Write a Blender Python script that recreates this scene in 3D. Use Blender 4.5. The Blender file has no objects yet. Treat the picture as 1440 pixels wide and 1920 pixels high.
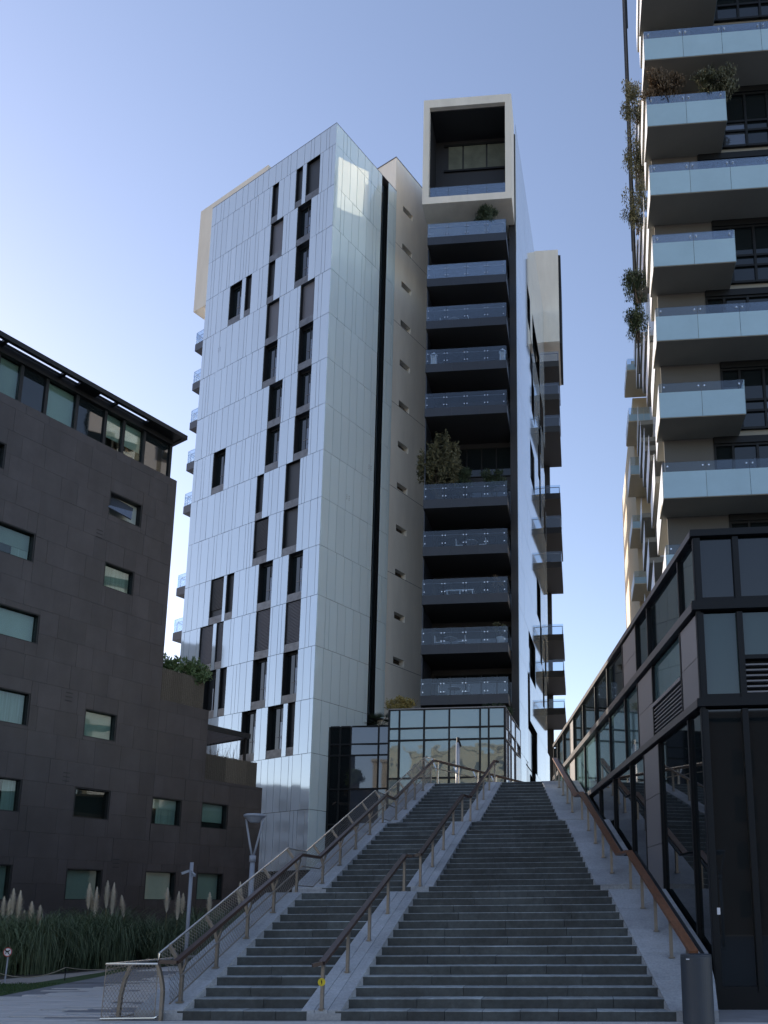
import bpy, math, random
import numpy as np
from mathutils import Matrix, Vector
R = math.radians
rnd = random.Random(7)
scene = bpy.context.scene
col = scene.collection

# ------------------------------------------------------------------ camera
CAM_F, CAM_CX, CAM_CY, PITCH, ROLL, YAW = 1511.10, 976.90, 1428.00, 0.1839, -0.0077, R(4.19957)
EYE = np.array([0.0, 0.0, 1.7])
def _rz(v, a):
    c, s = math.cos(a), math.sin(a); return np.array([c*v[0]-s*v[1], s*v[0]+c*v[1], v[2]])
_c, _s, _cr, _sr = math.cos(PITCH), math.sin(PITCH), math.cos(ROLL), math.sin(ROLL)
_R0, _U0, _F0 = np.array([1., 0, 0]), np.array([0, -_s, _c]), np.array([0, _c, _s])
CR, CU, CF = [_rz(v, YAW) for v in (_cr*_R0+_sr*_U0, -_sr*_R0+_cr*_U0, _F0)]
cam_data = bpy.data.cameras.new('camera'); cam = bpy.data.objects.new('camera', cam_data); col.objects.link(cam)
cam.matrix_world = Matrix(((CR[0], CU[0], -CF[0], EYE[0]), (CR[1], CU[1], -CF[1], EYE[1]), (CR[2], CU[2], -CF[2], EYE[2]), (0, 0, 0, 1)))
cam_data.sensor_fit = 'HORIZONTAL'; cam_data.sensor_width = 36
cam_data.lens = CAM_F/1440*36
cam_data.shift_x = (720-CAM_CX)/1440; cam_data.shift_y = (CAM_CY-960)/1440
cam_data.clip_start = 0.1; cam_data.clip_end = 5000
scene.camera = cam
# ------------------------------------------------------------------ sky, sun, exposure
SUN_AZ, SUN_EL = R(-62), R(14)          # azimuth from +Y towards +X
w = bpy.data.worlds.new('World'); scene.world = w; w.use_nodes = True
nt = w.node_tree
sky = nt.nodes.new('ShaderNodeTexSky'); sky.sky_type = 'NISHITA'; sky.sun_disc = False
sky.sun_elevation = SUN_EL; sky.sun_rotation = SUN_AZ
sky.altitude = 100; sky.air_density = 1.0; sky.dust_density = 0.5; sky.ozone_density = 2.2
bg = nt.nodes['Background']; bg.inputs[1].default_value = 0.15
tint = nt.nodes.new('ShaderNodeVectorMath'); tint.operation = 'MULTIPLY'; tint.inputs[1].default_value = (1.25, .985, .92)
nt.links.new(sky.outputs[0], tint.inputs[0]); nt.links.new(tint.outputs[0], bg.inputs[0])
sl = bpy.data.lights.new('sun', 'SUN'); sl.energy = 3.0; sl.angle = R(0.6); sl.color = (1.0, 0.90, 0.77)
so = bpy.data.objects.new('sun', sl); col.objects.link(so)
sdir = Vector((math.sin(SUN_AZ)*math.cos(SUN_EL), math.cos(SUN_AZ)*math.cos(SUN_EL), math.sin(SUN_EL)))
so.rotation_euler = sdir.to_track_quat('Z', 'Y').to_euler(); so.location = sdir*200
scene.view_settings.view_transform = 'Standard'; scene.view_settings.look = 'None'
scene.view_settings.gamma = 1; scene.view_settings.exposure = 1.22
scene.cycles.max_bounces = 8; scene.cycles.transparent_max_bounces = 16
scene.cycles.use_denoising = True

# ------------------------------------------------------------------ helpers
def ray(px, py): return CR*(px-CAM_CX)/CAM_F - CU*(py-CAM_CY)/CAM_F + CF
def on_y(px, py, y): r = ray(px, py); return EYE + r*y/r[1]
def on_z(px, py, z): r = ray(px, py); return EYE + r*(z-EYE[2])/r[2]
A_ = np.array([-0.88929272, 0.45733845, 0]); B_ = np.array([0.45733845, 0.88929272, 0])
C_ = np.array([-0.16602399, 0.98612171, 0]); E_ = np.array([0.0606664, 0.9981581, 0]); X_ = np.array([1., 0, 0])

class Frame:
    """a facade: s along d, o outward along n, z up"""
    def __init__(self, P, d, n):
        self.P = np.array([P[0], P[1], 0.]); self.d = np.array(d, float); self.n = np.array(n, float)
    def __call__(self, s, o, z):
        p = self.P + self.d*s + self.n*o; return (p[0], p[1], z)
    def pix(self, px, py, o=0):
        r = ray(px, py); P = self.P + self.n*o
        t = ((P-EYE) @ self.n)/(r @ self.n); q = EYE + r*t
        return (q-self.P) @ self.d, q[2]
    def mat(self, s0, s1, o0, o1, z0, z1):
        c = self((s0+s1)/2, (o0+o1)/2, (z0+z1)/2)
        d, n = self.d*(s1-s0), self.n*(o1-o0)
        return Matrix(((d[0], n[0], 0, c[0]), (d[1], n[1], 0, c[1]), (0, 0, z1-z0, c[2]), (0, 0, 0, 1)))
WORLD = Frame((0, 0), (1, 0, 0), (0, 1, 0))

BOXF = ((0, 3, 2, 1), (4, 5, 6, 7), (0, 1, 5, 4), (1, 2, 6, 5), (2, 3, 7, 6), (3, 0, 4, 7))
class MB:
    def __init__(self): self.v = []; self.f = []
    def box(self, F, s0, s1, o0, o1, z0, z1):
        b = len(self.v)
        for z in (z0, z1):
            for s, o in ((s0, o0), (s1, o0), (s1, o1), (s0, o1)): self.v.append(F(s, o, z))
        self.f += [tuple(b+i for i in q) for q in BOXF]; return self
    def hexa(self, pts):
        b = len(self.v); self.v += [tuple(p) for p in pts]
        self.f += [tuple(b+i for i in q) for q in BOXF]; return self
    def prism(self, poly, z0, z1):
        b, n = len(self.v), len(poly)
        self.v += [(p[0], p[1], z0) for p in poly] + [(p[0], p[1], z1) for p in poly]
        self.f += [tuple(b+i for i in range(n))[::-1], tuple(b+n+i for i in range(n))]
        self.f += [(b+i, b+(i+1) % n, b+n+(i+1) % n, b+n+i) for i in range(n)]; return self
    def bar(self, p, q, w, h, up=(0, 0, 1)):
        p, q, up = Vector(p), Vector(q), Vector(up)
        d = (q-p).normalized(); x = d.cross(up)
        if x.length < 1e-4: x = d.cross(Vector((1, 0, 0)))
        x = x.normalized(); y = x.cross(d)
        b = len(self.v)
        for c in (p, q):
            for a, e in ((-1, -1), (1, -1), (1, 1), (-1, 1)): self.v.append(tuple(c + x*(a*w/2) + y*(e*h/2)))
        self.f += [tuple(b+i for i in k) for k in BOXF]; return self
    def tube(self, pts, r, n=8, cap=True):
        pts = [Vector(p) for p in pts]; rs = r if isinstance(r, (list, tuple)) else [r]*len(pts)
        b = len(self.v); ref = Vector((0.31, 0.52, 0.79))
        for i, p in enumerate(pts):
            d = (pts[min(i+1, len(pts)-1)]-pts[max(i-1, 0)]).normalized()
            x = d.cross(ref).normalized(); y = d.cross(x)
            for k in range(n):
                a = 2*math.pi*k/n; self.v.append(tuple(p + x*(math.cos(a)*rs[i]) + y*(math.sin(a)*rs[i])))
        for i in range(len(pts)-1):
            for k in range(n):
                self.f.append((b+i*n+k, b+i*n+(k+1) % n, b+(i+1)*n+(k+1) % n, b+(i+1)*n+k))
        if cap:
            self.f += [tuple(b+k for k in range(n))[::-1], tuple(b+(len(pts)-1)*n+k for k in range(n))]
        return self
    def lathe(self, c, prof, n=24):
        b = len(self.v)
        for r, z in prof:
            for k in range(n):
                a = 2*math.pi*k/n; self.v.append((c[0]+r*math.cos(a), c[1]+r*math.sin(a), c[2]+z))
        for i in range(len(prof)-1):
            for k in range(n): self.f.append((b+i*n+k, b+i*n+(k+1) % n, b+(i+1)*n+(k+1) % n, b+(i+1)*n+k))
        self.f += [tuple(b+k for k in range(n))[::-1], tuple(b+(len(prof)-1)*n+k for k in range(n))]
        return self
    def ribbon(self, pts, ws, side):
        b = len(self.v)
        for p, wd in zip(pts, ws):
            self.v.append(tuple(Vector(p)-Vector(side)*wd/2)); self.v.append(tuple(Vector(p)+Vector(side)*wd/2))
        for i in range(len(pts)-1): self.f.append((b+2*i, b+2*i+1, b+2*i+3, b+2*i+2))
        return self
    def mesh(self, name, mat, smooth=False, at=None):
        v = self.v
        if at is not None: v = [(p[0]-at[0], p[1]-at[1], p[2]-at[2]) for p in v]
        m = bpy.data.meshes.new(name); m.from_pydata(v, [], self.f); m.update()
        if mat: m.materials.append(mat)
        if smooth: m.shade_smooth()
        return m
    def build(self, name, mat, parent=None, at=None, smooth=False):
        return link(name, self.mesh(name, mat, smooth, at), parent, Matrix.Translation(at) if at is not None else None)
WM = {}
def link(name, mesh, parent=None, W=None):
    o = bpy.data.objects.new(name, mesh); col.objects.link(o)
    W = W if W is not None else Matrix.Identity(4)
    if parent is not None:
        o.parent = parent; o.matrix_parent_inverse = WM[parent.name].inverted()
    o.matrix_basis = W; WM[o.name] = W
    return o
UNIT = {}
def pbox(name, mat, parent, F, s0, s1, o0, o1, z0, z1, tilt=0.):
    """one box-shaped piece as an object of its own, sharing one mesh per material"""
    key = mat.name
    if key not in UNIT: UNIT[key] = MB().box(WORLD, -.5, .5, -.5, .5, -.5, .5).mesh('piece_'+key, mat)
    W = F.mat(s0, s1, o0, o1, z0, z1)
    if tilt:
        T = Matrix.Translation(W.translation)
        W = T @ Matrix.Rotation(rnd.gauss(0, tilt), 4, 'Z') @ Matrix.Rotation(rnd.gauss(0, tilt), 4, Vector(F.d)) @ T.inverted() @ W
    return link(name, UNIT[key], parent, W)
def tag(o, label=None, cat=None, group=None, kind=None):
    if label: o['label'] = label
    if cat: o['category'] = cat
    if group: o['group'] = group
    if kind: o['kind'] = kind
    return o
def thing(name, loc, label, cat, group=None):
    return tag(link(name, None, None, Matrix.Translation(loc)), label, cat, group)

# ------------------------------------------------------------------ materials
def mat(name, base, rough=.6, metal=0., spec=.5, var=0., noise=0., nscale=4., bump=0., bscale=40., rvar=0., stain=0., stretch=(1, 1, 1), coat=0., ior=None):
    m = bpy.data.materials.new(name); m.use_nodes = True
    t = m.node_tree; b = t.nodes['Principled BSDF']
    b.inputs['Base Color'].default_value = (*base, 1); b.inputs['Roughness'].default_value = rough
    b.inputs['Metallic'].default_value = metal; b.inputs['Specular IOR Level'].default_value = spec
    b.inputs['Coat Weight'].default_value = coat; b.inputs['Coat Roughness'].default_value = .03
    if ior: b.inputs['IOR'].default_value = ior
    src = None
    geo = t.nodes.new('ShaderNodeNewGeometry')
    mp = t.nodes.new('ShaderNodeMapping'); mp.inputs['Scale'].default_value = stretch
    t.links.new(geo.outputs['Position'], mp.inputs['Vector'])
    val = None
    if noise:
        n = t.nodes.new('ShaderNodeTexNoise'); n.inputs['Scale'].default_value = nscale; n.inputs['Detail'].default_value = 6; n.inputs['Roughness'].default_value = .65
        t.links.new(mp.outputs[0], n.inputs['Vector'])
        mr = t.nodes.new('ShaderNodeMapRange'); mr.inputs['From Min'].default_value = .28; mr.inputs['From Max'].default_value = .72
        mr.inputs['To Min'].default_value = 1-noise; mr.inputs['To Max'].default_value = 1+noise
        t.links.new(n.outputs['Fac'], mr.inputs['Value']); val = mr.outputs[0]
    if var:
        oi = t.nodes.new('ShaderNodeObjectInfo')
        mr2 = t.nodes.new('ShaderNodeMapRange'); mr2.inputs['To Min'].default_value = 1-var; mr2.inputs['To Max'].default_value = 1+var
        t.links.new(oi.outputs['Random'], mr2.inputs['Value'])
        if val is None: val = mr2.outputs[0]
        else:
            mu = t.nodes.new('ShaderNodeMath'); mu.operation = 'MULTIPLY'
            t.links.new(val, mu.inputs[0]); t.links.new(mr2.outputs[0], mu.inputs[1]); val = mu.outputs[0]
    if stain:
        ns = t.nodes.new('ShaderNodeTexNoise'); ns.inputs['Scale'].default_value = .9; ns.inputs['Detail'].default_value = 5; ns.inputs['Roughness'].default_value = .7
        t.links.new(geo.outputs['Position'], ns.inputs['Vector'])
        mr4 = t.nodes.new('ShaderNodeMapRange'); mr4.inputs['From Min'].default_value = .35; mr4.inputs['From Max'].default_value = .65
        mr4.inputs['To Min'].default_value = 1-stain; mr4.inputs['To Max'].default_value = 1+stain*.6
        t.links.new(ns.outputs['Fac'], mr4.inputs['Value'])
        if val is None: val = mr4.outputs[0]
        else:
            mu2 = t.nodes.new('ShaderNodeMath'); mu2.operation = 'MULTIPLY'
            t.links.new(val, mu2.inputs[0]); t.links.new(mr4.outputs[0], mu2.inputs[1]); val = mu2.outputs[0]
    if val is not None:
        vm = t.nodes.new('ShaderNodeVectorMath'); vm.operation = 'SCALE'; vm.inputs[0].default_value = base
        t.links.new(val, vm.inputs['Scale']); t.links.new(vm.outputs[0], b.inputs['Base Color'])
    if rvar:
        n3 = t.nodes.new('ShaderNodeTexNoise'); n3.inputs['Scale'].default_value = 1.3; n3.inputs['Detail'].default_value = 4
        t.links.new(geo.outputs['Position'], n3.inputs['Vector'])
        mr3 = t.nodes.new('ShaderNodeMapRange'); mr3.inputs['To Min'].default_value = max(0, rough-rvar); mr3.inputs['To Max'].default_value = rough+rvar
        t.links.new(n3.outputs['Fac'], mr3.inputs['Value']); t.links.new(mr3.outputs[0], b.inputs['Roughness'])
    if bump:
        n2 = t.nodes.new('ShaderNodeTexNoise'); n2.inputs['Scale'].default_value = bscale; n2.inputs['Detail'].default_value = 4
        t.links.new(mp.outputs[0], n2.inputs['Vector'])
        bp = t.nodes.new('ShaderNodeBump'); bp.inputs['Strength'].default_value = bump; bp.inputs['Distance'].default_value = .02
        t.links.new(n2.outputs['Fac'], bp.inputs['Height']); t.links.new(bp.outputs[0], b.inputs['Normal'])
    return m
def glass(name, tint, ior=1.5, boost=1.0, add=0.0, wav=0., wscale=.8, rough=.0, refl=(1, 1, 1)):
    """clear sheet: tinted see-through with a mirror coat by Fresnel"""
    m = bpy.data.materials.new(name); m.use_nodes = True; t = m.node_tree
    for n in list(t.nodes):
        if n.type != 'OUTPUT_MATERIAL': t.nodes.remove(n)
    out = next(n for n in t.nodes if n.type == 'OUTPUT_MATERIAL')
    tr = t.nodes.new('ShaderNodeBsdfTransparent'); tr.inputs[0].default_value = (*tint, 1)
    gl = t.nodes.new('ShaderNodeBsdfGlossy'); gl.inputs['Roughness'].default_value = rough; gl.inputs['Color'].default_value = (*refl, 1)
    fr = t.nodes.new('ShaderNodeFresnel'); fr.inputs[0].default_value = ior
    ma = t.nodes.new('ShaderNodeMath'); ma.operation = 'MULTIPLY_ADD'; ma.use_clamp = True
    ma.inputs[1].default_value = boost; ma.inputs[2].default_value = add
    t.links.new(fr.outputs[0], ma.inputs[0])
    if wav:
        ripple(t, gl.inputs['Normal'], wav, wscale)
    mx = t.nodes.new('ShaderNodeMixShader')
    t.links.new(ma.outputs[0], mx.inputs[0]); t.links.new(tr.outputs[0], mx.inputs[1]); t.links.new(gl.outputs[0], mx.inputs[2])
    t.links.new(mx.outputs[0], out.inputs[0])
    return m
def ripple(t, sock, strength, scale):
    geo = t.nodes.new('ShaderNodeNewGeometry'); n = t.nodes.new('ShaderNodeTexNoise')
    n.inputs['Scale'].default_value = scale; n.inputs['Detail'].default_value = 1.5
    t.links.new(geo.outputs['Position'], n.inputs['Vector'])
    bp = t.nodes.new('ShaderNodeBump'); bp.inputs['Strength'].default_value = strength; bp.inputs['Distance'].default_value = .05
    t.links.new(n.outputs['Fac'], bp.inputs['Height']); t.links.new(bp.outputs[0], sock)
def wavy(m, strength, scale):
    ripple(m.node_tree, m.node_tree.nodes['Principled BSDF'].inputs['Normal'], strength, scale); return m

M = {}
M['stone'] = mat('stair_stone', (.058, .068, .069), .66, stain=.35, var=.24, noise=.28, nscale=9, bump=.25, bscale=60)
M['tread'] = mat('pale_stone_tread', (.29, .32, .325), .8, var=.2, noise=.3, stain=.35, nscale=9, bump=.2, bscale=60)
M['granite'] = mat('granite', (.36, .385, .41), .7, stain=.18, var=.12, noise=.20, nscale=24, bump=.15, bscale=90)
M['deck'] = mat('deck_paving', (.56, .54, .52), .7, var=.15, noise=.25, nscale=3, stretch=(.3, 3, 1), bump=.2, bscale=30)
M['paving'] = mat('plaza_paving', (.24, .24, .25), .8, noise=.2, nscale=2)
M['path'] = mat('gravel_path', (.36, .33, .30), .9, noise=.2, nscale=12, bump=.3)
M['soil'] = mat('soil', (.05, .045, .035), .95, noise=.3, nscale=5)
M['grass'] = mat('lawn_grass', (.045, .085, .025), .8, noise=.35, nscale=6)
M['panelA'] = wavy(mat('white_glass_panel', (.57, .64, .685), .05, metal=.48, var=.03), .006, .25)
M['panelB'] = wavy(mat('pale_green_glass_panel', (.72, .86, .90), .04, metal=.22, var=.03), .006, .25)
M['cavity'] = mat('dark_cavity', (.012, .014, .016), .8)
M['sill'] = mat('zinc_sill', (.13, .13, .13), .35, metal=.6, noise=.35, nscale=2.5, rvar=.1)
M['concrete'] = mat('beige_concrete', (.66, .635, .56), .85, noise=.10, nscale=.6, bump=.08, bscale=12, stretch=(1.6, 1.6, .35))
M['lifted_concrete'] = mat('bounce_lit_concrete', (.80, .77, .69), .85, noise=.08, nscale=.6, bump=.08, bscale=12, stretch=(1.6, 1.6, .3))  # the beige concrete again, lightened in place of bounced sunlight
M['dark_clad'] = mat('dark_slab_cladding', (.022, .028, .040), .42, var=.10, noise=.08, nscale=1.5)
M['black'] = mat('black_metal', (.010, .012, .014), .5, spec=.25)
M['blackwall'] = mat('black_wall', (.016, .018, .022), .55)
M['pane_dark'] = wavy(mat('dark_window_glass', (.008, .012, .014), .02, spec=.5, coat=.35), .02, .6)
M['pane_sky'] = wavy(mat('pale_window_glass', (.10, .12, .15), .02, metal=.45, coat=1.), .02, .6)
M['pane_teal'] = wavy(mat('teal_window_glass', (.032, .062, .064), .03, spec=.5, coat=.3), .02, .5)
M['pane_mint'] = wavy(mat('mint_window_glass', (.075, .135, .14), .03, spec=.6, coat=.6), .02, .5)
M['pane_loggia'] = mat('loggia_glass', (.16, .18, .15), .08, metal=.25, noise=.25, nscale=.8)
M['pane_lobby'] = wavy(mat('lobby_glass', (.20, .265, .275), .01, metal=.42, coat=1.), .22, .9)
M['blind_pale'] = mat('pale_roller_blind', (.36, .42, .40), .7, var=.22, noise=.10, nscale=1.2, stretch=(1, 1, .4))
M['curtain'] = mat('net_curtain', (.38, .44, .42), .8, noise=.35, nscale=5, stretch=(3, 3, .08))
M['blind_dark'] = mat('dark_blind', (.022, .024, .028), .5)
M['slat'] = mat('grey_slat', (.10, .10, .115), .45)
M['brown'] = mat('dark_brown_panel', (.025, .023, .0265), .52, var=.18, noise=.30, nscale=1.4, stretch=(1, 1, .3), stain=.25, rvar=.08, bump=.05, bscale=5)
M['rail_glass'] = glass('balcony_glass', (.80, .87, .93), 1.5, .65, .012)
M['win_glass'] = glass('window_glass', (.72, .80, .78), 1.45, .55, .01)
M['stud'] = mat('steel_stud', (.75, .75, .75), .2, metal=.9)
M['frost'] = mat('frosted_glass', (.34, .49, .57), .25, spec=.5, noise=.06, nscale=.8, var=.04)
M['soffit'] = mat('brown_soffit', (.25, .24, .20), .8, noise=.06, nscale=.7)
M['wall_grey'] = mat('grey_brown_wall', (.10, .10, .095), .8, noise=.06, nscale=.7)
M['soffit_dark'] = mat('black_soffit', (.022, .024, .026), .7)
M['tan'] = mat('sun_warmed_tan', (.64, .56, .42), .8, noise=.06, nscale=.7)  # warmth of sunlight put into the base colour
M['white'] = mat('white_panel', (.72, .74, .78), .30, noise=.04, nscale=1)
M['glare_glass'] = mat('reflection_whitened_glass', (.62, .66, .70), .06, metal=.35)  # white base stands in for bright sunlit reflections on the lobby side
M['steel'] = mat('brushed_steel', (.27, .25, .22), .42, metal=.75, noise=.12, nscale=8)
M['steel_bright'] = mat('polished_steel', (.62, .60, .56), .22, metal=.9)
M['wood'] = mat('dark_hardwood', (.060, .036, .028), .36, noise=.25, nscale=3, stretch=(6, 1, 6))
M['wood_worn'] = mat('worn_hardwood', (.165, .068, .030), .36, noise=.32, nscale=3, stretch=(6, 1, 6))
M['metal_grey'] = mat('warm_grey_panel', (.20, .195, .20), .42, metal=.25, var=.06)
M['metal_dark'] = mat('brown_grey_metal', (.075, .07, .07), .38, metal=.35)
M['lamp'] = mat('grey_paint', (.30, .33, .38), .4)
M['bin'] = mat('bin_paint', (.045, .055, .068), .5, noise=.06, nscale=3)
M['yellow'] = mat('yellow_sign', (.65, .52, .03), .4)
M['red'] = mat('red_paint', (.45, .03, .03), .4)
M['wicker'] = mat('wicker', (.085, .075, .06), .8, var=.3, noise=.5, nscale=14, stretch=(1, 1, 6))
M['leaf_blade'] = mat('pampas_blade', (.105, .145, .078), .6, var=.2, noise=.5, nscale=5)
M['plume'] = mat('pampas_plume', (.80, .74, .63), .9, var=.12)
M['stalk'] = mat('plume_stalk', (.20, .17, .08), .8)
M['leaf_olive'] = mat('olive_leaf', (.11, .115, .065), .6, noise=.4, nscale=4)
M['leaf_dark'] = mat('dark_leaf', (.040, .065, .034), .6, noise=.4, nscale=4)
M['leaf_green'] = mat('green_leaf', (.06, .105, .035), .6, noise=.4, nscale=4)
M['leaf_yellow'] = mat('yellow_leaf', (.25, .21, .07), .6, noise=.4, nscale=4)
M['leaf_brown'] = mat('dry_leaf', (.14, .10, .06), .7, noise=.4, nscale=4)
M['bark'] = mat('bark', (.07, .055, .04), .9)
M['pot'] = mat('pale_pot', (.55, .55, .55), .6)
M['rope'] = mat('rope', (.35, .30, .22), .9)
M['sandstone'] = mat('sandstone', (.40, .35, .25), .85, noise=.08, nscale=.5)
M['grey_wall'] = mat('grey_render', (.26, .27, .29), .85, noise=.1, nscale=.4)
M['brick'] = mat('dark_brick', (.045, .042, .045), .85, noise=.15, nscale=1)
M['ink'] = mat('black_ink', (.01, .01, .01), .6)

# ================================================================== GROUND
def sheet(name, poly, z, m, kind='structure'):
    mb = MB(); mb.v = [(p[0], p[1], z) for p in poly]; mb.f = [tuple(range(len(poly)))]
    return tag(mb.build(name, m), kind=kind)
ground = sheet('ground', [(-900, -900), (900, -900), (900, 900), (-900, 900)], 0, M['paving'])
lawn = sheet('lawn', [(-40, 17.0), (-12.47, 17.0), (-12.9, 19.2), (-13.4, 22.0), (-14.2, 25.3), (-16, 27.5), (-40, 27.5)], .004, M['grass'])
path = sheet('path', [(-40, 19.6), (-13.9, 19.9), (-14.1, 21.6), (-14.3, 23.6), (-14.9, 26), (-15.6, 27.0), (-15.9, 25.5), (-15.6, 21.2), (-40, 21.2)], .009, M['path'])
bed = sheet('planting_bed', [(-40, 21.3), (-15.6, 21.3), (-14.6, 26.2), (-9.2, 27.4), (-8.6, 44), (-40, 44)], .014, M['soil'])
# plaza boards: long thin setts, too fine to pick apart singly
mb = MB()
y = 11.2
while y < 27:
    x = -13.2 + rnd.uniform(0, 2) if y < 19 else -13.6
    while x < 2.4:
        l = rnd.uniform(1.6, 3.2); x1 = min(x+l, 3.0)
        if not (x1 > -7.3 and y > 13.0) and not (x < -12.3-(y-17)*.18 and y > 16.7):
            h = .012+rnd.uniform(0, .004)
            mb.box(WORLD, x+.004, min(x1, -7.35 if y > 13.0 else 9)-.004, y, y+.132, .001, h)
        x = x1
    y += .14
boards = tag(mb.build('paving_boards', M['deck'], ground), kind='stuff')
mb = MB()
for i in range(16000):
    x, yy = rnd.uniform(-24, -12.4), rnd.uniform(17.0, 20.0)
    if x > -12.47-(yy-17)*.2: continue
    a = rnd.uniform(0, 6.28); h = rnd.uniform(.03, .07); lx, ly = rnd.gauss(0, .02), rnd.gauss(0, .02)
    mb.ribbon([(x, yy, .004), (x+lx, yy+ly, h)], [.012, .003], (math.cos(a), math.sin(a), 0))
tag(mb.build('grass_blades', M['grass'], lawn), kind='stuff')
pbox('drain_slot', M['black'], ground, WORLD, -13.0, -7.4, 20.05, 20.11, .0165, .0185)

# ================================================================== STAIRCASE
RI, TR, Y0 = .153, .3365, 13.21
Y1 = Y0+13*TR; Y1b = Y1+1.32; Y2 = Y1b+13*TR; Y2b = Y2+1.157; Y3 = Y2b+12*TR
ZTOP = 41*RI
XL = lambda y: -6.53+.0858*(y-Y0)
XML = lambda y: -4.56+.080*(y-Y0)
XMR = lambda y: -3.90+.0735*(y-Y0)
XR = lambda y: 1.33-.1755*(y-Y0)
PC0 = np.array([2.30, 14.76])                                   # foot of the glass podium corner
XG = lambda y: PC0[0] + (y-PC0[1])*C_[0]/C_[1]
stair = thing('staircase', (-2.5, Y0, 0), 'broad dark grey stone staircase in three flights rising to the plaza', 'staircase')
FL = [(Y0, 1, 14, Y1, Y1b), (Y1b, 15, 14, Y2, Y2b), (Y2b, 29, 13, Y3, Y3+1.2)]
def chamfered(x0, x1, y0, y1, z0, z1, c=.010):
    mb = MB()
    prof = [(y0, z0), (y0, z1-c), (y0+c, z1), (y1, z1), (y1, z0)]
    mb.v = [(x0, a, b) for a, b in prof]+[(x1, a, b) for a, b in prof]
    n = 5; mb.f = [tuple(range(n)), tuple(range(2*n-1, n-1, -1))]+[(i, n+i, n+(i+1) % n, (i+1) % n) for i in range(n)]
    return mb
for ya, k0, nk, yb, yl in FL:
    for side in (0, 1):
        ia, ib = (XL, XML) if side == 0 else (XMR, XR)
        z0 = (k0-1)*RI
        mbf = MB().hexa([(ia(ya)-.05, ya+.2, 0.), (ib(ya)+.05, ya+.2, 0.), (ib(yb)+.05, yl-.05, 0.), (ia(yb)-.05, yl-.05, 0.),
                         (ia(ya)-.05, ya+.2, z0+.02), (ib(ya)+.05, ya+.2, z0+.02), (ib(yb)+.05, yl-.05, z0+nk*RI-.1), (ia(yb)-.05, yl-.05, z0+nk*RI-.1)])
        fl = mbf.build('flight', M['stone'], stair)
        for k in range(nk):
            y0 = ya+k*TR; zt = (k0+k)*RI; y1 = (y0+TR+.03) if k < nk-1 else yl+.03
            xa, xb = ia(y0)-.10, ib(y0)+.10
            tgt = .62 if (k == 0 and k0 == 1) or k == nk-1 else rnd.uniform(1.1, 1.6)
            n = max(1, round((xb-xa)/tgt)); off = rnd.uniform(-.2, .2)
            cuts = [xa]+[xa+(xb-xa)*(i+off*(1 if n > 1 else 0))/n for i in range(1, n)]+[xb]
            for a, b in zip(cuts[:-1], cuts[1:]):
                dz, dy = rnd.uniform(-.0025, .0025), rnd.uniform(-.004, .004)
                c = ((a+b)/2, y0, zt)
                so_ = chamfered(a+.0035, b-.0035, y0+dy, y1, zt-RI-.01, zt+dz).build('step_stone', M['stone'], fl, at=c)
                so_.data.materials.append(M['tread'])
                for pi in (3, 4): so_.data.polygons[pi].material_index = 1  # tread and nosing faces paler than the risers
# sloping granite wings beside and between the flights
def wing(name, fa, fb, lanes, parent):
    base = None
    for ya, k0, nk, yb, yl in FL:
        za, zb = k0*RI+.010, (k0+nk-1)*RI+.010
        mbw = MB().hexa([(fa(ya), ya, 0), (fb(ya), ya, 0), (fb(yb), yb+.001, 0), (fa(yb), yb+.001, 0),
                         (fa(ya), ya, za-.05), (fb(ya), ya, za-.05), (fb(yb), yb+.001, zb-.05), (fa(yb), yb+.001, zb-.05)])
        mbw.hexa([(fa(yb), yb+.001, 0), (fb(yb), yb+.001, 0), (fb(yl), yl, 0), (fa(yl), yl, 0),
                  (fa(yb), yb+.001, zb-.05), (fb(yb), yb+.001, zb-.05), (fb(yl), yl, zb-.05), (fa(yl), yl, zb-.05)])
        o = mbw.build(name, M['granite'], parent)
        n = 5
        for i in range(n+1):
            if i < n: a, b = ya+(yb-ya)*i/n, ya+(yb-ya)*(i+1)/n; z_a, z_b = za+(zb-za)*i/n, za+(zb-za)*(i+1)/n
            else: a, b, z_a, z_b = yb, yl, zb, zb
            for q in range(lanes):
                u0, u1 = q/lanes, (q+1)/lanes; g = .005
                X = lambda y, u: fa(y)+(fb(y)-fa(y))*u
                j = rnd.uniform(-.003, .003)
                MB().hexa([(X(a, u0)+g, a+g, z_a-.05), (X(a, u1)-g, a+g, z_a-.05), (X(b, u1)-g, b-g, z_b-.05), (X(b, u0)+g, b-g, z_b-.05),
                           (X(a, u0)+g, a+g, z_a+j), (X(a, u1)-g, a+g, z_a+j), (X(b, u1)-g, b-g, z_b+j), (X(b, u0)+g, b-g, z_b+j)]).build('granite_slab', M['granite'], o, at=(X(a, u0), a, z_a))
wing('side_wing', lambda y: XL(y)-.82, XL, 1, stair)
wing('dividing_wing', XML, XMR, 3, stair)
wing('side_wing', XR, lambda y: XG(y)-.04 if y > PC0[1] else 2.26-(PC0[1]-y)*.116, 1, stair)
top_plaza = tag(MB().prism([(-5.9, Y3+.35), (XG(Y3)-.05, Y3+.35), (XG(36), 36), (16, 36), (16, 90), (-22, 90), (-10.5, 45.5), (-4.5, 45.5), (1.0, 38.0)], 0.02, ZTOP-.004).build('upper_plaza', M['paving']), kind='structure')

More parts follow.
